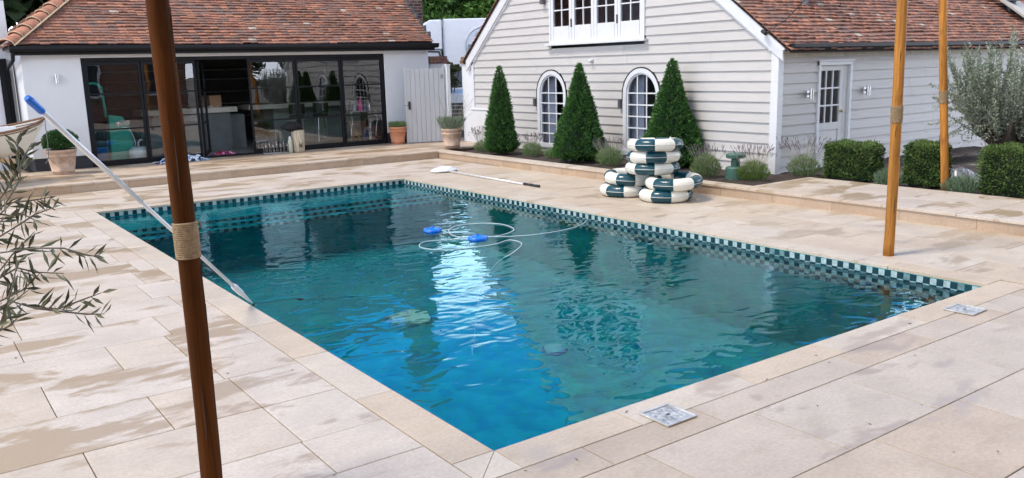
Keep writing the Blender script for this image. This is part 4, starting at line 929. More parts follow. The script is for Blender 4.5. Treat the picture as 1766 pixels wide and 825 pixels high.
silver = mat('silver_leaf', (.08, .15, .07), .7, tintcol=(.17, .25, .15))
lavender('small silver green plant between the first and second hedge', 9.02, 3.30, .11, .19, .22, 0, 900, 0, leafm=silver)
lavender('small silver green plant between the farthest pole and the right hedge', 9.02, 2.28, .11, .22, .20, 0, 1000, 0, leafm=silver)

def hedge(label, x0, x1, y0, y1, z0, z1, n_=9000):
    t_ = thing('hedge_block', label, 'hedge', ((x0+x1)/2, (y0+y1)/2, z0), group='low clipped hedges in front of the boarded wall')
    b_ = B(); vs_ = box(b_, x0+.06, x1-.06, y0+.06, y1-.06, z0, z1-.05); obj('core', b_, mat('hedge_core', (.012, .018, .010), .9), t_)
    dx, dy, dz = x1-x0, y1-y0, z1-z0; ar = np.array([dx*dy, dx*dz, dx*dz, dy*dz, dy*dz]); fc = rng.choice(5, n_, p=ar/ar.sum()); q = rng.random((n_, 3)); N = np.array([(0, 0, 1), (0, -1, 0), (0, 1, 0), (-1, 0, 0), (1, 0, 0)], float)
    P = q.copy(); P[fc == 0, 2] = 1; P[fc == 1, 1] = 0; P[fc == 2, 1] = 1; P[fc == 3, 0] = 0; P[fc == 4, 0] = 1
    C_ = (P-.5); rnd = np.abs(C_); corner = np.sort(rnd, axis=1)[:, 1] > .42; C_[corner] *= .93
    P = (C_+.5)*[dx, dy, dz]+[x0, y0, z0]; nrm = N[fc]; ph_ = np.sin(P[:, 0]*13+P[:, 2]*17)*np.sin(P[:, 1]*15-P[:, 2]*9)
    P = P+nrm*(ph_*.018+rng.uniform(-.055, .015, n_))[:, None]; D = nrm*.8+[0, 0, .45]+unit(n_)*.8
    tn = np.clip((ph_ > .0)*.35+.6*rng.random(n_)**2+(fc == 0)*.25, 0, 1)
    foliage('foliage', P, D, rng.uniform(.03, .055, n_), rng.uniform(.014, .024, n_), HEDGE, t_, tint=tn)
hedge('clipped hedge block in front of the glazed side door', 9.08, 9.52, 3.66, 4.40, .12, .64, 8000)
hedge('clipped hedge block between the two golden poles', 9.10, 9.50, 2.68, 3.14, .12, .70, 7000)
hedge('clipped hedge block at the right edge, in front of the olive trunk', 9.06, 9.70, .60, 2.12, .12, .72, 14000)

def pot(t_, x_, y_, z_, rt, rb, h_, m, rim=.035, bands=True):
    b_ = B(); pr = [(rb*.96, 0), (rb, .01), (rb+(rt-rb)*.12, h_*.12)]
    if bands: pr += [(rb+(rt-rb)*.13+.008, h_*.13), (rb+(rt-rb)*.15+.008, h_*.15), (rb+(rt-rb)*.16, h_*.16), (rb+(rt-rb)*.72, h_*.72), (rb+(rt-rb)*.73+.008, h_*.73), (rb+(rt-rb)*.75+.008, h_*.75), (rb+(rt-rb)*.76, h_*.76)]
    pr += [(rt-.012, h_-rim*1.6), (rt, h_-rim*1.5), (rt+.004, h_-.01), (rt, h_), (rt-.03, h_), (rt-.035, h_-.05), (.02, h_-.052)]
    lathe(b_, pr, 32, (x_, y_, z_)); o_ = obj('pot', b_, m, t_, world=True); o_.data.polygons.foreach_set('use_smooth', [True]*len(o_.data.polygons)); 
    return o_
t = thing('potted_box_ball', 'clipped box ball in a weathered terracotta pot against the white wall', 'potted plant', (.28, 14.45, SH)); pot(t, .28, 14.45, SH, .265, .18, .46, TERRA_W)
n_ = 7000; d_ = unit(n_); d_ = d_[d_[:, 2] > -.35]; n_ = len(d_); P = d_*[.29, .29, .23]*rng.uniform(.86, 1.03, n_)[:, None]*(1+.05*np.sin(d_[:, :1]*9)*np.sin(d_[:, 1:2]*8+d_[:, 2:]*7))+[.29, 14.45, SH+.58]
b = B(); lathe(b, [(.05, -.14), (.22, -.08), (.25, .0), (.19, .12), (.05, .19)], 16, (.29, 14.45, SH+.58)); obj('core', b, YEWCORE, t, smooth=True)
foliage('foliage', P, d_+unit(n_)*.7, rng.uniform(.025, .045, n_), rng.uniform(.014, .022, n_), BOX, t)
t = thing('potted_lavender', 'orange terracotta pot of short lavender between glazed doors and gate', 'potted plant', (7.53, 14.88, SH)); pot(t, 7.53, 14.88, SH, .215, .145, .41, TERRA)
n_ = 1400; a_ = rng.uniform(0, 6.28, n_); q = np.sqrt(rng.random(n_)); P = np.stack([7.53+.19*q*np.cos(a_), 14.88+.19*q*np.sin(a_), SH+.38+.10*rng.random(n_)], 1); foliage('foliage', P, np.stack([np.cos(a_)*q*.5, np.sin(a_)*q*.5, np.ones(n_)], 1)+unit(n_)*.4, rng.uniform(.05, .10, n_), .008, LAV, t)
t = thing('potted_herb', 'weathered terracotta pot with tall sprawling herb at the terrace corner', 'potted plant', (7.84, 12.95, SH)); pot(t, 7.84, 12.95, SH, .235, .165, .43, TERRA_W)
n_ = 1500; a_ = rng.uniform(0, 6.28, n_); q = np.sqrt(rng.random(n_)); hh = rng.random(n_); P = np.stack([7.84+.24*q*np.cos(a_)*(1+hh*.3), 12.95+.24*q*np.sin(a_)*(1+hh*.3), SH+.40+.24*hh], 1); foliage('foliage', P, np.stack([np.cos(a_)*q*.5, np.sin(a_)*q*.5, np.ones(n_)], 1)+unit(n_)*.4, rng.uniform(.06, .11, n_), .010, mat('herb_leaf', (.13, .19, .11), .7, tintcol=(.24, .28, .20)), t)
b = B()
for k in range(46):
    an = random.uniform(0, 6.28); L_ = random.uniform(.35, .85); s_ = random.uniform(.1, .35); p0 = Vector((7.84+.1*math.cos(an), 12.95+.1*math.sin(an), SH+.42)); tube(b, [p0, p0+Vector((math.cos(an)*s_*.4+.06, math.sin(an)*s_*.4, L_*.55)), p0+Vector((math.cos(an)*s_+.12, math.sin(an)*s_, L_))], [.0022, .0018, .003], 4)
obj('stems', b, mat('grey_stem', (.28, .28, .24), .8), t)

# olive trees
def olive_sprays(paths, per, ln, wd, m, t_, world=True, up=.5, name='foliage'):
    Ps, Ds = [], []
    for pth_ in paths:
        pth_ = [Vector(p) for p in pth_]; L_ = sum((c_-a).length for a, c_ in zip(pth_, pth_[1:])); k_ = max(3, int(L_*per))
        for i in range(k_):
            q = (i+random.random())/k_*(len(pth_)-1); j = min(int(q), len(pth_)-2); p = pth_[j].lerp(pth_[j+1], q-j); d = (pth_[j+1]-pth_[j]).normalized()
            s_ = Vector(unit(1)[0]); s_ = (s_-d*s_.dot(d)).normalized(); Ps.append(p); Ds.append(d*.55+s_*.85+Vector((0, 0, up*random.uniform(-.2, .6))))
    n__ = len(Ps); return foliage(name, np.array([tuple(p) for p in Ps]), np.array([tuple(p) for p in Ds]), rng.uniform(ln*.6, ln*1.1, n__), rng.uniform(wd*.7, wd*1.1, n__), m, t_, world=world)
ot = thing('olive_tree', 'old olive tree with thick gnarled trunk and silvery crown behind the right hedge', 'olive tree', (9.95, 2.15, .11))
b = B(); tube(b, [(0, 0, 0), (.02, 0, .15), (-.02, .02, .35), (.0, 0, .50), (.02, .0, .62)], [.19, .15, .13, .17, .24], 14)
for a_ in range(7):
    an = a_*.9; tube(b, [(0, 0, .52), (math.cos(an)*.20, math.sin(an)*.20, .66), (math.cos(an)*.38, math.sin(an)*.40, .76), (math.cos(an)*.46, math.sin(an)*.46, .92)], [.12, .10, .055, .02], 9)
for v in b.verts: v.co += Vector((random.uniform(-1, 1), random.uniform(-1, 1), random.uniform(-1, 1)))*.012
obj('trunk', b, BARK, ot, world=False, smooth=True)
paths = []; b = B()
for k in range(290):
    an = random.uniform(0, 6.283); r0 = .42*math.sqrt(random.random()); p = Vector((math.cos(an)*r0, math.sin(an)*r0, random.uniform(.66, 1.05))); out_r = random.uniform(.1, .55); hh = random.uniform(.30, .95)*(1 if random.random() < .8 else 1.25)
    e = p+Vector((math.cos(an)*out_r, math.sin(an)*out_r, hh)); mm_ = p.lerp(e, .5)+Vector((math.cos(an)*.08, math.sin(an)*.08, -.02)); paths.append([p, mm_, e]); tube(b, [p, mm_, e], [.007, .004, .0015], 4)
for k in range(26):    # looser long shoots at the left side
    an = random.uniform(2.0, 4.2); p = Vector((math.cos(an)*.4, math.sin(an)*.4, .9)); e = p+Vector((-.25*random.uniform(.3, 1.2), .75*random.uniform(.1, 1.1), random.uniform(-.35, .75))); mm_ = p.lerp(e, .5)+Vector((0, 0, .06)); paths.append([p, mm_, e]); tube(b, [p, mm_, e], [.006, .004, .0015], 4)
for k in range(3): 
    p = Vector((-.1+.1*k, .1, 1.3)); e = p+Vector((.05, random.uniform(-.3, .2), .75)); paths.append([p, p.lerp(e, .5), e]); tube(b, [p, e], [.006, .002], 4)
obj('branches', b, TWIG, ot, world=False); olive_sprays(paths, 105, .06, .018, OLIVE, ot, world=False)
# foreground olive at the left edge
fo = thing('potted_olive', 'leafy olive branches reaching in over the paving at the left edge', 'olive tree', (-3.0, -.7, 0))
pot(fo, -3.0, -.7, 0, .34, .24, .52, TERRA_W)
b = B(); tube(b, smooth_path([(-3.0, -.7, .45), (-2.97, -.72, .8), (-3.03, -.68, 1.1), (-3.0, -.72, 1.5), (-3.0, -.7, 2.0)]), [.05-.02*i/32 for i in range(33)], 12); obj('trunk', b, BARK, fo, smooth=True)
BR =  [[(-2.154, -0.912, 1.44), (-2.082, -1.008, 1.494), (-2.014, -1.063, 1.504), (-1.96, -1.121, 1.505), (-1.914, -1.131, 1.483), (-1.893, -1.136, 1.477)], [(-2.175, -1.035, 1.34), (-2.079, -1.08, 1.388), (-2.039, -1.138, 1.376), (-1.982, -1.149, 1.359), (-1.935, -1.158, 1.346), (-1.898, -1.165, 1.341)], [(-2.039, -1.138, 1.376), (-1.993, -1.145, 1.367), (-1.942, -1.149, 1.38), (-1.897, -1.153, 1.391)], [(-2.164, -0.925, 1.371), (-2.091, -1.018, 1.435), (-2.052, -1.018, 1.454), (-2.017, -1.024, 1.438), (-1.956, -1.033, 1.427)], [(-2.176, -0.814, 1.411), (-2.09, -0.805, 1.487), (-2.02, -0.805, 1.524), (-1.976, -0.806, 1.549), (-1.931, -0.81, 1.563)], [(-2.163, -0.703, 1.467), (-2.077, -0.7, 1.517), (-2.015, -0.698, 1.573), (-1.96, -0.703, 1.575), (-1.917, -0.708, 1.579)], [(-2.156, -0.697, 1.511), (-2.073, -0.696, 1.548), (-2.025, -0.693, 1.605), (-1.991, -0.692, 1.649), (-1.955, -0.69, 1.717)], [(-2.14, -0.801, 1.494), (-2.037, -0.795, 1.586), (-1.997, -0.793, 1.643), (-1.992, -0.787, 1.71), (-1.992, -0.785, 1.748)], [(-2.025, -0.693, 1.605), (-1.989, -0.691, 1.664), (-1.951, -0.69, 1.724)], [(-2.186, -1.144, 1.313), (-2.113, -1.138, 1.351), (-2.079, -1.124, 1.425), (-2.058, -1.113, 1.488)], [(-2.179, -1.132, 1.363), (-2.102, -1.078, 1.392), (-2.052, -1.078, 1.411), (-2.01, -1.074, 1.446)], [(-2.186, -1.144, 1.313), (-2.127, -1.141, 1.334), (-2.09, -1.141, 1.347), (-2.077, -1.138, 1.361)], [(-2.187, -0.923, 1.375), (-2.096, -0.919, 1.417), (-2.051, -0.913, 1.468), (-1.993, -0.91, 1.52)], [(-2.172, -0.903, 1.485), (-2.092, -0.9, 1.531), (-2.051, -0.898, 1.563), (-2.012, -0.902, 1.566), (-1.977, -0.909, 1.54)], [(-2.2, -1.036, 1.331), (-2.126, -1.033, 1.358), (-2.089, -1.033, 1.365), (-2.035, -1.03, 1.399)]]
b = B()
for pth_ in BR: tube(b, pth_, [.003]+[.0022]*(len(pth_)-2)+[.001], 5)
for pth_ in BR[:1]+BR[1:2]+BR[3:5]+BR[12:14]: tube(b, [(-2.99, -.70, 1.45), (-2.6, -.85, 1.42), pth_[0]], [.012, .008, .0045], 6)
OB = []
for k in range(70):
    an = random.uniform(R(60), R(300)); p = Vector((-3.0, -.7, random.uniform(1.3, 2.0))); e = p+Vector((math.cos(an)*random.uniform(.3, .75), math.sin(an)*random.uniform(.3, .6), random.uniform(-.25, .7))); mm_ = p.lerp(e, .5)+Vector((0, 0, .08)); OB.append([p, mm_, e]); tube(b, [p, mm_, e], [.007, .004, .0015], 4)
obj('branches', b, TWIG, fo, smooth=True)
olive_sprays(BR, 82, .058, .0105, OLIVE_D, fo, up=.6, name='near_leaves'); olive_sprays(OB, 60, .055, .012, OLIVE_D, fo)

# ------------------------------------------------------------------ rowing boat on its cradle
BX = Vector((.02, 14.0, 0)); bs = Vector((-.90, -.43, 0)).normalized(); bn_ = Vector((.43, -.90, 0)).normalized()
bt_ = thing('rowing_boat', 'cream clinker rowing boat with brown gunwale resting on a wooden cradle', 'boat', (-1.3, 13.4, SH))
def hull(s, t):     # s 0..1 bow to stern, t 0..1 keel to sheer -> half beam, z, along
    bm_ = .56*math.sin(math.pi*min(.5+.0, .5*(s/.55)**.8 if s < .55 else .5))*(1 if s < .55 else 1-.25*((s-.55)/.45)**2)
    zs = 1.00+.22*(1-s)**4+.05*s*s; zk = .56+.12*(1-s)**6*1.0
    hb = bm_*t**.55; z_ = zk+(zs-zk)*t; along = 3.1*s+(1-t)*.34*(1-s)**3
    return hb, z_, along
def hp(s, t, side, offn=0):
    hb, z_, al = hull(s, t); p = BX+bs*al+bn_*(side*(hb+offn)); return (p.x, p.y, z_)
b = B(); NS, PL = 26, 7
for side in (-1, 1):
    for q in range(PL):
        A = []; C = []
        for i in range(NS+1):
            s = i/NS; A.append(b.verts.new(hp(s, q/PL, side, .006))); C.append(b.verts.new(hp(s, (q+1)/PL, side, 0)))
        for i in range(NS): b.faces.new([A[i], A[i+1], C[i+1], C[i]])
bmesh.ops.remove_doubles(b, verts=b.verts[:], dist=.0005)
tr_ = [hp(1, t/8, 1) for t in range(9)]+[hp(1, t/8, -1) for t in range(8, -1, -1)]; b.faces.new([b.verts.new(p) for p in tr_])
bmesh.ops.solidify(b, geom=b.faces[:], thickness=.008) if False else None
obj('hull', b, mat('boat_cream', (.72, .70, .62), .45, var=.04), bt_)
b = B()
for side in (-1, 1): tube(b, [hp(i/20, 1, side, .012) for i in range(21)], .022, 8); tube(b, [(*hp(i/20, .88, side, .010)[:2], hp(i/20, .90, side)[2]) for i in range(21)], .010, 6)
obj('gunwale', b, mat('gunwale_wood', (.17, .085, .045), .5, var=.3), bt_, smooth=True)
b = B(); tube(b, [(*hp(0, t/6, 1)[:2], hp(0, t/6, 1)[2]) for t in range(7)], .018, 6); obj('stem_post', b, MATS['boat_cream'], bt_, smooth=True)
for s in (.42, .72): b = B(); P4 = [hp(s, .8, 1, -.02), hp(s+.07, .8, 1, -.02), hp(s+.07, .8, -1, -.02), hp(s, .8, -1, -.02)]; prism(b, P4, (0, 0, .02)); obj('thwart', b, MATS['gunwale_wood'], bt_)
b = B(); p = hp(.02, 1, 1); tube(b, smooth_path([(p[0], p[1], p[2]), (p[0]-.02, p[1], p[2]+.03), (p[0]+.03, p[1]+.02, p[2]+.025), (p[0]+.02, p[1], p[2]-.02), (p[0]+.015, p[1], .75), (p[0]-.0, p[1], .52), (p[0]-.06, p[1]-.02, .42)]), .007, 6); tube(b, [(p[0], p[1], .52), (p[0]+.06, p[1]+.01, .45), (p[0]+.09, p[1]+.02, .40)], .006, 5); obj('painter_rope', b, mat('grey_rope', (.22, .22, .22), .8), bt_)
tcu = bpy.data.curves.new('lettering', 'FONT'); tcu.body = 'Queenie'; tcu.size = .085; tob = bpy.data.objects.new('lettering_source', tcu); COL.objects.link(tob)
tme = bpy.data.meshes.new_from_object(tob.evaluated_get(bpy.context.evaluated_depsgraph_get())); bpy.data.objects.remove(tob)
tb = B(); tb.from_mesh(tme)
for v in tb.verts:
    al = .56-v.co.x*1.05; s = al/3.1; zz_ = 1.0+.22*(1-s)**4-.135+v.co.y; zs, zk = 1.00+.22*(1-s)**4+.05*s*s, .56+.12*(1-s)**6; t_ = (zz_-zk)/(zs-zk)
    s2_ = max(0, (al-(1-t_)*.34*(1-s)**3)/3.1); v.co = Vector(hp(s2_, t_, 1, .010))
obj('lettering', tb, mat('letter_brown', (.10, .07, .05), .6), bt_)
# cradle
cr_ = thing('boat_cradle', 'pale wooden trestle cradle under the rowing boat', 'cradle', (-1.3, 13.3, SH))
for s in (.30, .75):
    c_ = BX+bs*(3.1*s)
    b = B(); mxr = Matrix.Translation((c_.x, c_.y, 0)) @ Matrix.Rotation(math.atan2(bn_.y, bn_.x), 4, 'Z'); box(b, -.45, .45, -.03, .03, .52, .60, mx=mxr); obj('cross_beam', b, mat('pale_timber', (.48, .34, .20), .7, var=.2), cr_)
    for q in (-.38, .38):
        b = B(); p0 = c_+bn_*q; tube(b, [(p0.x, p0.y, SH), (p0.x-bn_.x*q*.2, p0.y-bn_.y*q*.2, .53)], .03, 4); obj('leg', b, MATS['pale_timber'], cr_)
b = B(); a, c_ = BX+bs*.93+bn_*.38, BX+bs*2.3+bn_*.38; tube(b, [(a.x, a.y, .30), (c_.x, c_.y, .30)], .022, 4); obj('stretcher', b, MATS['pale_timber'], cr_)
t = thing('cushion_tray', 'white slatted tray lying across the rowing boat', 'tray', (-.72, 13.72, 1.02)); b = B(); mxr = Matrix.Rotation(R(25), 4, 'Z')
box(b, -.2, .2, -.15, .15, 0, .03, mx=mxr); box(b, -.2, .2, -.15, -.13, .03, .09, mx=mxr); box(b, -.2, .2, .13, .15, .03, .09, mx=mxr); box(b, -.2, -.18, -.13, .13, .03, .09, mx=mxr); box(b, .18, .2, -.13, .13, .03, .09, mx=mxr); obj('tray', b, WHITE, t, world=False, bevel=.004)

# ------------------------------------------------------------------ things at and behind the glass doors
TEAL = mat('teal_enamel', (.01, .36, .27), .35, var=.06)
t = thing('teal_pump', 'teal retro pump cabinet with tall post and hose behind the leftmost glass door', 'cabinet', (1.55, 15.85, SH))
b = B(); prism(b, [(1.36, 15.7, SH), (1.86, 15.7, SH), (1.80, 15.7, .85), (1.66, 15.7, 1.10), (1.40, 15.7, 1.15)], (0, .34, 0)); obj('body', b, TEAL, t, bevel=.02)
b = B(); tube(b, [(1.36, 15.75, 1.1), (1.33, 15.75, 1.72)], .028, 10); tube(b, smooth_path([(1.33, 15.75, 1.68), (1.22, 15.75, 1.78), (.98, 15.75, 1.76)]), .03, 10); obj('post', b, TEAL, t, smooth=True)
b = B(); lathe(b, [(.06, 0), (.05, .03), (.01, .035)], 16); bmesh.ops.rotate(b, verts=b.verts[:], cent=(0, 0, 0), matrix=Matrix.Rotation(R(90), 3, 'X')); bmesh.ops.translate(b, verts=b.verts[:], vec=(1.55, 15.70, .95)); box(b, 1.58, 1.78, 15.66, 15.7, .93, 1.02); obj('chrome_fitting', b, STEEL, t)
b = B(); tube(b, smooth_path([(1.62, 15.66, .88), (1.74, 15.62, .85), (1.82, 15.62, .65), (1.84, 15.62, .45), (1.86, 15.62, .30)]), .010, 6); obj('hose', b, HOSE, t, smooth=True)
t = thing('pleated_screen', 'dark pleated fabric hanging beside the teal pump', 'fabric', (1.13, 15.95, .9)); b = B()
pts = [(1.00+.27*i/24, 15.9+.03*(i % 2)) for i in range(25)]
for (a, c_) in zip(pts, pts[1:]): b.faces.new([b.verts.new(q) for q in [(a[0], a[1], .9), (c_[0], c_[1], .9), (c_[0], c_[1], 1.55), (a[0], a[1], 1.55)]])
obj('fabric', b, mat('navy_fabric', (.012, .02, .04), .8), t)
t = thing('blue_tub', 'cobalt blue tub on the floor behind the leftmost glass door', 'tub', (1.22, 15.7, SH)); b = B(); lathe(b, [(.10, 0), (.13, .28), (.14, .29), (.12, .29), (.09, .02)], 20, (1.18, 15.72, SH+.05)); obj('tub', b, BLUE, t, smooth=True)
t = thing('apple_ornament', 'large pale apple shaped ornament with curved stalk standing by the glass', 'ornament', (2.02, 15.58, SH))
b = B(); g_ = []
for j in range(17):
    ph_ = math.pi*j/16; rr = .205*(math.sin(ph_)**.8)*(1.0+.10*math.cos(ph_)); zz_ = .175-.175*math.cos(ph_)*(-1)*(-1)+0
    z_ = .17+.17*math.cos(ph_)-.06*max(0, 1-rr/.10)*(1 if j < 8 else 0)*1.0+.03*max(0, 1-rr/.10)*(0 if j < 8 else 1)
    g_.append([b.verts.new((2.02-.14+(rr+.004)*(1+.03*math.cos(5*a_))*math.cos(a_), 15.58+(rr+.004)*(1+.03*math.cos(5*a_))*math.sin(a_), SH+z_)) for a_ in [2*math.pi*k/30 for k in range(30)]])
for A, C in zip(g_, g_[1:]):
    for k in range(30): b.faces.new([A[k], A[(k+1) % 30], C[(k+1) % 30], C[k]])
obj('fruit', b, mat('pale_ceramic', (.55, .62, .66), .25), t, smooth=True)
b = B(); tube(b, smooth_path([(1.88, 15.58, SH+.30), (1.885, 15.58, SH+.40), (1.92, 15.58, SH+.45), (1.97, 15.58, SH+.46)]), [.016]*25, 8); obj('stalk', b, MATS['pale_ceramic'], t, smooth=True)
def towel_heap(label, c, sx, sy, h_, cols, seed, n_=26):
    rs = random.Random(seed); t_ = thing('towel_heap', label, 'towels', c); b_ = B(); g_ = []
    for j in range(n_):
        for i in range(n_):
            u_, v_ = i/(n_-1)*2-1, j/(n_-1)*2-1; rr = min(1, math.hypot(u_*.95, v_*.95)); z_ = h_*(1-rr**2)*(.65+.35*math.sin(u_*7+seed)*math.cos(v_*6+seed*2))+.012*math.sin(u_*23+v_*9)+rs.uniform(0, .012)
            ed = 1+.10*math.sin(5*math.atan2(v_, u_)+seed); g_.append(b_.verts.new((u_*sx*ed, v_*sy*ed, max(.004, z_))))
    for j in range(n_-1):
        for i in range(n_-1):
            fc = b_.faces.new([g_[j*n_+i], g_[j*n_+i+1], g_[(j+1)*n_+i+1], g_[(j+1)*n_+i]]); s_ = math.sin(i*.9+math.sin(j*.6+seed)*2.2)+.6*math.sin(j*1.1+i*.4); fc.material_index = 0 if s_ > .35 else (1 if s_ > -.6 else 2)
    obj('cloth', b_, cols, t_, world=False, smooth=True); return t_
cN, cW, cS, cR, cP = mat('navy_cloth', (.015, .03, .09), .9), mat('white_cloth', (.68, .72, .78), .9), mat('sky_cloth', (.16, .33, .60), .9), mat('red_cloth', (.50, .02, .09), .9), mat('pink_cloth', (.70, .30, .42), .9)
towel_heap('heap of blue and white towels on the terrace outside the glass doors', (2.55, 14.95, SH), .50, .20, .19, [cN, cW, cS], 3)
towel_heap('small heap of red and navy cloths on the floor inside the open door', (3.62, 15.62, SH), .34, .16, .10, [cR, cN, cP], 5)
# kitchen inside
CRM = mat('cream_worktop', (.58, .56, .50), .4); GRYC = mat('grey_cabinet', (.13, .15, .16), .5); PALEC = mat('pale_cabinet', (.30, .35, .34), .5)
t = thing('kitchen_island', 'grey island with thick cream worktop behind the open door', 'kitchen island', (3.3, 17.4, SH)); b = B(); box(b, 2.35, 4.50, 17.1, 17.9, 1.02, 1.14); obj('worktop', b, CRM, t, bevel=.006); b = B(); box(b, 2.45, 4.35, 17.2, 17.8, SH, 1.02); box(b, 4.35, 4.75, 17.4, 17.8, SH, .95); obj('cabinet', b, GRYC, t)
t = thing('cardboard_box', 'brown cardboard box on the cream worktop', 'box', (4.05, 17.4, 1.14)); b = B(); box(b, 3.93, 4.20, 17.3, 17.55, 1.141, 1.41); box(b, 4.055, 4.075, 17.298, 17.552, 1.28, 1.412); obj('carton', b, mat('cardboard', (.36, .22, .13), .85), t, bevel=.004)
t = thing('breakfast_bar', 'long pale breakfast bar with cream top behind the right glass doors', 'kitchen counter', (6.0, 18.0, SH)); b = B(); box(b, 4.95, 8.2, 17.6, 18.4, 1.02, 1.13); obj('worktop', b, CRM, t, bevel=.006); b = B(); box(b, 5.7, 8.1, 18.0, 18.35, SH, 1.02); obj('cabinet', b, PALEC, t)
for k, x_ in enumerate((6.05, 6.68)):
    t = thing('bar_stool', ['round backed dark bar stool, the one nearer the open door', 'round backed dark bar stool, the one nearer the drinks trolley'][k], 'bar stool', (x_, 17.35, SH), group='dark bar stools at the breakfast bar')
    b = B(); lathe(b, [(.17, .62), (.19, .66), (.17, .69), (.01, .70)], 20); obj('seat', b, DARK, t, world=False, smooth=True)
    b = B(); 
    for q in range(13): pass
    g_ = [[b.verts.new(((.2)*math.cos(a_), -.02+.2*math.sin(a_), z_)) for a_ in [R(180+12*q) for q in range(16)]] for z_ in (.72, .90, .97)]
    for A, C in zip(g_, g_[1:]):
        for q in range(15): b.faces.new([A[q], A[q+1], C[q+1], C[q]])
    obj('backrest', b, DARK, t, world=False, smooth=True)
    for q in range(4): a_ = R(45+90*q); b = B(); tube(b, [(.13*math.cos(a_), .13*math.sin(a_), .64), (.2*math.cos(a_), .2*math.sin(a_), 0)], .010, 6); obj('leg', b, STEEL, t, world=False)
t = thing('pendant_lamp', 'unlit white glass pendant lamp hanging over the breakfast bar', 'lamp', (7.0, 17.6, 1.55)); b = B(); lathe(b, [(.03, .36), (.03, .30), (.05, .22), (.11, .12), (.13, .03), (.09, -.02), (.02, -.03)], 20); obj('shade', b, mat('lamp_glass', (.6, .62, .62), .2), t, world=False, smooth=True); b = B(); tube(b, [(0, 0, .36), (0, 0, .78)], .005, 6); obj('cord', b, DARK, t, world=False)
t = thing('wall_shelves', 'dark shelving with a few pale objects on the back wall inside', 'shelves', (4.2, 20.5, SH))
for z_ in (.75, 1.1, 1.42, 1.75, 2.0): b = B(); box(b, 2.2, 6.2, 20.2, 20.58, z_, z_+.03); obj('shelf', b, mat('shelf_grey', (.20, .20, .20), .5), t)
t = thing('tall_cabinet', 'tall pale cupboard seen at the back behind the middle right door', 'cupboard', (6.5, 20.2, SH)); b = B(); box(b, 6.35, 7.2, 20.0, 20.58, SH, 2.28); obj('carcass', b, mat('pale_cupboard', (.50, .54, .54), .5), t); b = B(); box(b, 6.39, 6.76, 19.98, 19.998, .2, 2.22); box(b, 6.79, 7.16, 19.98, 19.998, .2, 2.22); obj('cupboard_doors', b, MATS['pale_cupboard'], t)
t = thing('drinks_trolley', 'clear sided drinks trolley with chrome legs behind the rightmost door', 'trolley', (7.05, 15.85, SH))
for z_ in (.22, .92): b = B(); box(b, 6.72, 7.42, 15.68, 16.05, z_, z_+.02); obj('shelf', b, STEEL, t)
for (x_, y_) in ((6.74, 15.70), (7.40, 15.70), (6.74, 16.03), (7.40, 16.03)): b = B(); tube(b, smooth_path([(x_, y_, .92), (x_+.03, y_, .7), (x_-.02, y_, .4), (x_, y_, SH)]), .012, 8); obj('leg', b, STEEL, t, smooth=True)
def bottle(label, x_, y_, z_, h_, r_, m_, grp='bottles on the drinks trolley'):
    t_ = thing('bottle', label, 'bottle', (x_, y_, z_), group=grp); b_ = B(); lathe(b_, [(r_*.95, 0), (r_, .01), (r_, h_*.55), (r_*.85, h_*.66), (r_*.35, h_*.78), (r_*.32, h_*.94)], 14); obj('body', b_, m_, t_, world=False, smooth=True)
    b_ = B(); lathe(b_, [(r_*.38, h_*.94), (r_*.38, h_), (.002, h_)], 10); obj('cap', b_, DARK, t_, world=False)
bottle('tall pink bottle on the trolley top', 7.06, 15.82, .94, .34, .065, mat('pink_bottle', (.62, .10, .30), .3))
for k, (x_, z_, h_, cm, lb) in enumerate([(6.82, .94, .22, DARK, 'dark bottle at the left end of the trolley top'), (6.92, .94, .17, mat('grey_bottle', (.25, .27, .3), .3), 'short grey bottle left of the pink bottle'), (7.20, .94, .26, mat('blue_grey_bottle', (.12, .17, .24), .2), 'blue grey bottle right of the pink bottle'), (7.32, .94, .22, STEEL, 'steel flask at the right end of the trolley top'),
        (6.86, .24, .26, DARK, 'dark bottle at the left end of the lower trolley shelf'), (7.0, .24, .28, mat('olive_bottle', (.10, .12, .05), .3), 'olive green bottle in the middle of the lower trolley shelf'), (7.15, .24, .30, mat('blue_bottle', (.02, .07, .25), .2), 'deep blue bottle on the lower trolley shelf'), (7.3, .24, .25, mat('white_bottle', (.6, .6, .58), .3), 'white bottle at the right end of the lower trolley shelf')]): bottle(lb, x_, 15.85, z_, h_, .04, cm)
# outside: umbrella bin, bottle, wire rack
t = thing('umbrella_bin', 'cream patterned bin with a black spider motif beside the glass doors', 'bin', (5.10, 15.0, SH))
b = B(); lathe(b, [(.125, 0), (.13, .02), (.145, .48), (.135, .48), (.12, .03)], 24, (0, 0, 0)); obj('bin', b, mat('birch_pattern', (.50, .42, .30), .7, var=.35, scale=6, stretch=(6, 6, .6)), t, world=False, smooth=True)
b = B(); 
for sx_ in (-1, 1):
    for q in range(4): z_ = .10+.03*q; tube(b, [(.0, -.14, .13), (sx_*.03, -.142, z_+.03), (sx_*.045, -.142, z_-.02)], .003, 4)
lathe(b, [(.004, -.02), (.014, 0), (.010, .03), (.002, .04)], 8, (0, -.142, .12)); obj('spider_motif', b, DARK, t, world=False)
t = thing('black_bag', 'black bag slumped over the rim of the cream patterned bin', 'bag', (5.02, 15.0, SH+.47)); b = B(); g_ = []
for j in range(9):
    ph_ = math.pi*j/8; g_.append([b.verts.new((-.05+(.24*math.sin(ph_)+.003)*math.cos(a_)*(1+.15*math.sin(3*a_)), (.13*math.sin(ph_)+.003)*math.sin(a_), .09-.09*math.cos(ph_)+.03*math.sin(2*a_+j))) for a_ in [2*math.pi*k/16 for k in range(16)]])
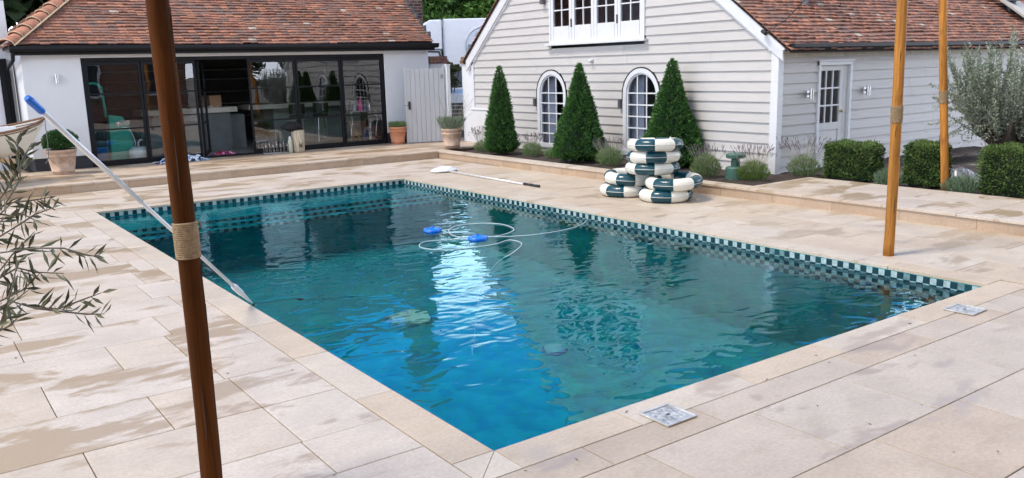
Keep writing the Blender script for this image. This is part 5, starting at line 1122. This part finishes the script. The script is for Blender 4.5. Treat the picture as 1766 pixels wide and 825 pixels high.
for A, C in zip(g_, g_[1:]):
    for k in range(16): b.faces.new([A[k], A[(k+1) % 16], C[(k+1) % 16], C[k]])
obj('bag', b, mat('black_cloth', (.008, .008, .009), .8), t, world=False, smooth=True)
t = thing('spray_bottle', 'pale green and cream bottle standing by the patterned bin', 'bottle', (4.89, 14.95, SH)); b = B(); lathe(b, [(.04, 0), (.045, .01), (.048, .25), (.03, .30), (.022, .31)], 16); obj('body', b, mat('cream_bottle', (.55, .58, .45), .4), t, world=False, smooth=True); b = B(); lathe(b, [(.026, .31), (.03, .34), (.012, .36)], 12); obj('cap', b, WHITE, t, world=False)
t = thing('wire_rack', 'low chrome wire rack on the terrace left of the patterned bin', 'rack', (4.55, 15.0, SH)); b = B()
for k in range(7): x_ = -.24+.08*k; tube(b, smooth_path([(x_, -.1, .01), (x_+.005, -.1, .2+.05*(k % 2)), (x_+.02, 0, .24+.05*(k % 2)), (x_+.03, .1, .2), (x_+.03, .1, .01)], 4), .0045, 5)
tube(b, [(-.26, -.1, .012), (.28, -.1, .012), (.28, .1, .012), (-.24, .1, .012), (-.26, -.1, .012)], .005, 5); obj('frame', b, STEEL, t, world=False)

# bollard light in the bed
t = thing('bollard_light', 'short green bollard light with flat round cap in the soil bed', 'garden light', (8.20, 5.32, .10))
b = B(); lathe(b, [(.155, 0), (.15, .18), (.13, .20), (.07, .205), (.065, .32), (.06, .33)], 24); obj('base', b, GREENPL, t, world=False, smooth=False)
b = B(); lathe(b, [(.12, .33), (.145, .34), (.15, .385), (.13, .40), (.01, .402)], 24); obj('cap', b, GREENPL, t, world=False)
t = thing('soil_spotlight', 'small black spotlight in the soil between middle yew and its lavender', 'garden light', (7.72, 8.72, .11)); b = B(); tube(b, [(0, 0, 0), (0, 0, .07)], .008, 6); obj('spike', b, DARK, t, world=False); b = B(); tube(b, [(-.03, 0, .06), (.05, 0, .10)], [.03, .022], 10); obj('head', b, DARK, t, world=False)
t = thing('wrapped_object', 'crumpled silver plastic sheet at the foot of the boarded wall beside the olive trunk', 'plastic sheet', (9.9, 2.75, .11)); b = B(); g_ = []
for j in range(16):
    for i in range(24):
        u_, v_ = i/23, j/15; g_.append(b.verts.new((9.75+.5*v_+random.uniform(-.012, .012), 2.50+.55*u_, .11+.20*math.sin(math.pi*u_)**.5*math.sin(math.pi*v_)**.6*(.75+.25*math.sin(u_*17+v_*9))+random.uniform(0, .03))))
for j in range(15):
    for i in range(23): b.faces.new([g_[j*24+i], g_[j*24+i+1], g_[(j+1)*24+i+1], g_[(j+1)*24+i]])
obj('sheet', b, mat('plastic_sheet', (.26, .28, .31), .3, metal=.2, var=.5, scale=22), t, smooth=False)

# ------------------------------------------------------------------ beyond the gap: lorry, car, bush
ld = Vector((-.85, .53, 0)).normalized()      # the way the lorry faces
lo = thing('lorry', 'white box lorry with faded round globe emblem parked beyond the gate', 'lorry', (13.4, 22.2, 0), math.atan2(ld.y, ld.x))
LW = mat('lorry_white', (.74, .78, .86), .35, var=.03)
b = B(); box(b, -6.2, 0, -2.4, 0, 1.0, 3.52); obj('cargo_box', b, LW, lo, world=False, bevel=.03)   # local -x = rear; local y<0 is away? side facing camera handled below
b = B(); box(b, -.02, .02, .003, .02, 1.0, 3.5); box(b, -6.2, 0, .003, .015, 1.0, 1.06); obj('corner_strip', b, mat('strip_grey', (.42, .46, .52), .4), lo, world=False)
b = B(); prism(b, [(.05, .0, 2.52), (1.75, .0, 2.52), (1.62, .0, 2.72), (1.1, 0, 3.15), (.45, .0, 3.50), (.05, .0, 3.50)], (0, -2.35, 0)); obj('wind_deflector', b, LW, lo, world=False, bevel=.04)
b = B(); prism(b, [(.1, -.02, .7), (2.1, -.02, .7), (2.15, -.02, 1.5), (1.85, -.02, 2.45), (1.7, -.02, 2.50), (.1, -.02, 2.50)], (0, -2.3, 0)); cab = obj('cab', b, LW, lo, world=False, bevel=.05)
b = B(); prism(b, [(.65, -.015, 1.65), (1.75, -.015, 1.65), (1.66, -.015, 2.25), (.65, -.015, 2.25)], (0, .02, 0)); prism(b, [(2.11, -.2, 1.6), (1.89, -.2, 2.36), (1.89, -2.1, 2.36), (2.11, -2.1, 1.6)], (.02, 0, .01)); obj('window', b, mat('cab_glass', (.03, .04, .05), .1), lo, world=False)
b = B(); tube(b, smooth_path([(.15, .02, 1.6), (.15, .03, 2.35), (.35, .03, 2.45), (1.6, .03, 2.46), (1.8, .03, 2.3)]), .03, 8); obj('door_seal', b, DARK, lo, world=False)
b = B(); box(b, -6.1, 1.9, -2.2, -.1, .55, .98); obj('chassis', b, DARK, lo, world=False)
for x_ in (-4.8, -3.7, 1.1):
    for y_ in (-.16, -2.2):
        b = B(); lathe(b, [(.30, -.14), (.48, -.12), (.50, 0), (.48, .12), (.30, .14), (.28, .05)], 24); bmesh.ops.rotate(b, verts=b.verts[:], cent=(0, 0, 0), matrix=Matrix.Rotation(R(90), 3, 'X')); bmesh.ops.translate(b, verts=b.verts[:], vec=(x_, y_, .5)); obj('wheel', b, DARK, lo, world=False)
b = B(); cx_, cz_ = -1.35, 2.62; pts = [(cx_+.62*math.cos(a_), .012, cz_+.62*math.sin(a_)) for a_ in [2*math.pi*i/40 for i in range(40)]]; tube(b, pts, .028, 5, closed=True)
obj('globe_ring', b, mat('emblem_grey', (.42, .50, .58), .5), lo, world=False)
b = B()
def blob(pts): b.faces.new([b.verts.new((cx_+x_, .010, cz_+z_)) for x_, z_ in pts])
blob([(.52, .05), (.30, .02), (.16, -.14), (.10, -.32), (.02, -.56), (.12, -.58), (.30, -.52), (.46, -.36), (.56, -.18)]); blob([(-.05, .50), (.22, .42), (.30, .30), (.10, .28), (-.12, .36)]); blob([(-.45, .25), (-.2, .2), (-.15, -.1), (-.38, -.22), (-.55, 0)])
obj('globe_land', b, mat('emblem_teal', (.13, .30, .36), .5), lo, world=False)
# car
cd = Vector((-.55, -.83, 0)).normalized(); ca_ = thing('parked_car', 'white high bonneted car parked in front of the lorry', 'car', (11.1, 18.3, 0), math.atan2(cd.y, cd.x))
b = B(); prism(b, [(2.2, -.92, .45), (2.28, -.92, .95), (2.1, -.92, 1.22), (1.0, -.92, 1.36), (.4, -.80, 1.85), (-1.9, -.80, 1.85), (-2.2, -.92, 1.2), (-2.2, -.92, .45)], (0, 1.84, 0)); obj('body', b, mat('car_white', (.80, .82, .85), .25, coat=.5, var=.02), ca_, world=False, bevel=.06)
b = B(); prism(b, [(1.02, -.72, 1.37), (.43, -.66, 1.82), (.43, .66, 1.82), (1.02, .72, 1.37)], (.03, 0, .015)); obj('windscreen', b, MATS['cab_glass'], ca_, world=False)
b = B(); box(b, 2.22, 2.31, -.5, .5, .62, .98); 
obj('grille', b, DARK, ca_, world=False)
for z_ in (.70, .80, .90): b = B(); box(b, 2.30, 2.325, -.48, .48, z_, z_+.025); obj('grille_bar', b, STEEL, ca_, world=False)
for y_ in (-.72, .72): b = B(); box(b, 2.18, 2.30, y_-.16, y_+.16, .86, 1.04); obj('headlight', b, mat('lens', (.5, .52, .55), .1), ca_, world=False, bevel=.03)
for x_ in (1.4, -1.4):
    for y_ in (-.82, .82): b = B(); lathe(b, [(.2, -.1), (.34, -.09), (.36, 0), (.34, .09), (.2, .1)], 24); bmesh.ops.rotate(b, verts=b.verts[:], cent=(0, 0, 0), matrix=Matrix.Rotation(R(90), 3, 'X')); bmesh.ops.translate(b, verts=b.verts[:], vec=(x_, y_, .36)); obj('wheel', b, DARK, ca_, world=False)
def tree(label, x_, y_, h_, rad, m_, n_, base=.3, ls=.26, name='broadleaf_tree', group='trees behind the buildings', flat=1.0, clumps=46, cat='tree'):
    t_ = thing(name, label, cat, (x_, y_, 0), group=group); b_ = B(); tube(b_, [(0, 0, 0), (.1, 0, h_*.25), (0, .1, h_*.5), (.05, 0, h_*.8)], [rad*.09+.03, rad*.07+.02, rad*.05+.015, .03], 9)
    cz = h_*(base+1)/2; hz_ = h_*(1-base)/2; cen = unit(clumps)*(rng.random((clumps, 1))**.4)*[rad*.78, rad*.78, hz_*.80]+[0, 0, cz]
    for k in range(8): tube(b_, [(0, 0, h_*.35), tuple(cen[k]*[.5, .5, .8]), tuple(cen[k])], [rad*.035+.01, rad*.02+.008, .01], 6)
    obj('trunk', b_, BARK, t_, world=False)
    idx = rng.integers(0, clumps, n_); cr2 = rad*rng.uniform(.22, .38, clumps); d_ = unit(n_); d_[:, 2] = np.abs(d_[:, 2])*.8+d_[:, 2]*.2; P = cen[idx]+d_*cr2[idx][:, None]*(rng.random((n_, 1))**.35)*[1, 1, .8]
    tn = np.clip(rng.random(clumps)[idx]*.6+.4*rng.random(n_)+.15*(d_[:, 2]-.4), 0, 1)
    foliage('crown', P, d_+unit(n_)*.8, rng.uniform(ls*.6, ls*1.1, n_), rng.uniform(ls*.35, ls*.6, n_), m_, t_, world=False, tint=tn); return t_
tree('rounded bush with brown green leaves behind the gate', 10.22, 16.75, 2.15, .36, mat('bush_leaf', (.05, .085, .03), .6, tintcol=(.16, .17, .06)), 3600, base=.60, ls=.07, name='garden_bush', group=None, cat='bush')
trees = [(-14, 27, 12, 4.2, 1), (-7.5, 29, 13.5, 4.6, 1), (-1, 30, 13.5, 4.6, 1), (5.2, 30, 13, 4.4, 1), (10.6, 31.5, 11.5, 3.6, 1), (13.2, 36.5, 11, 3.4, 0), (20.5, 40, 8.2, 4.4, 0), (17.2, 41.5, 8.4, 3.4, 0), (24.6, 41.5, 8.8, 4.0, 0), (27.5, 37, 7.4, 4.2, 0), (33, 29, 9, 4.8, 1), (36, 20, 10, 4.8, 1)]
names_ = ['tall dark tree at the far left behind the brick outbuilding', 'tall dark tree behind the left end of the pool house', 'tall dark tree behind the middle of the pool house', 'tall dark tree behind the ridge left of the chimney', 'dark tree directly behind the brick chimney', 'bright green tree over the cab of the lorry', 'bright green tree over the lorry box', 'bright green tree above the join between lorry cab and box', 'bright green tree set back between the two over the lorry box', 'bright green tree behind the left verge of the gable', 'dark tree behind the boarded house roof', 'dark tree farthest to the right behind the boarded house']
for (x_, y_, h_, rd, dk), nm in zip(trees, names_): tree(nm, x_, y_, h_, rd, TREELEAF_D if dk else TREELEAF, 24000 if not dk else 16000, base=.06, ls=.42 if not dk else .85, clumps=90)

# ------------------------------------------------------------------ the house behind the camera (seen mirrored in the glass)
hh_ = thing('main_house', 'large red brick house with white windows behind the viewpoint', 'house', (-2, -10, 0))
b = B(); box(b, -14, 9.2, -14, -7.5, 0, 6.6); obj('wall', b, BRICK, hh_)
b = B(); prism(b, [(-14.3, -14.3, 6.6), (9.5, -14.3, 6.6), (9.5, -10.75, 9.2), (-14.3, -10.75, 9.2)], (0, 0, .12)); prism(b, [(9.5, -7.2, 6.6), (-14.3, -7.2, 6.6), (-14.3, -10.75, 9.2), (9.5, -10.75, 9.2)], (0, 0, .12)); obj('roof', b, MATS['dark_slate'], hh_)
for zz_ in (1.0, 4.0):
    for x_ in (-11, -7, -3, 1, 5, 8):
        b = B(); q = (x_-.55, x_+.55, zz_, zz_+1.5)
        for (u0, u1_, v0, v1) in [(q[0], q[1], q[2], q[2]+.07), (q[0], q[1], q[3]-.07, q[3]), (q[0], q[0]+.07, q[2]+.07, q[3]-.07), (q[1]-.07, q[1], q[2]+.07, q[3]-.07), (x_-.03, x_+.03, q[2]+.07, q[3]-.07)]: box(b, u0, u1_, -7.5, -7.44, v0, v1)
        fr = obj('window', b, TRIM, hh_); b = B(); box(b, q[0]+.07, q[1]-.07, -7.5, -7.47, q[2]+.07, q[3]-.07); obj('pane', b, MATS['cab_glass'], fr)
tree('green tree at the side of the brick house behind the viewpoint', 14.5, -5.5, 5.2, 2.4, TREELEAF, 7000, base=.12, ls=.22, group=None)
tree('dark shrub tree in front of the brick house behind the viewpoint', 10.6, -4.5, 4.2, 1.5, TREELEAF_D, 6000, base=.12, ls=.18, group=None)

# small debris on the paving: fallen leaves
V, F, T = [], [], []
n_ = 90; xy = [(random.uniform(-3, 0-.3), random.uniform(-1.5, 8)) if k % 2 else (random.uniform(-.5, 7), random.uniform(-2.2, -.05)) for k in range(n_)]
P = np.array([(x_, y_, .004) for x_, y_ in xy]); D = np.array([(random.uniform(-1, 1), random.uniform(-1, 1), .12) for _ in xy])
o = foliage('fallen_leaves', P, D, rng.uniform(.012, .035, n_), rng.uniform(.005, .010, n_), mat('dry_leaf', (.12, .085, .04), .8), None); o['kind'] = 'stuff'
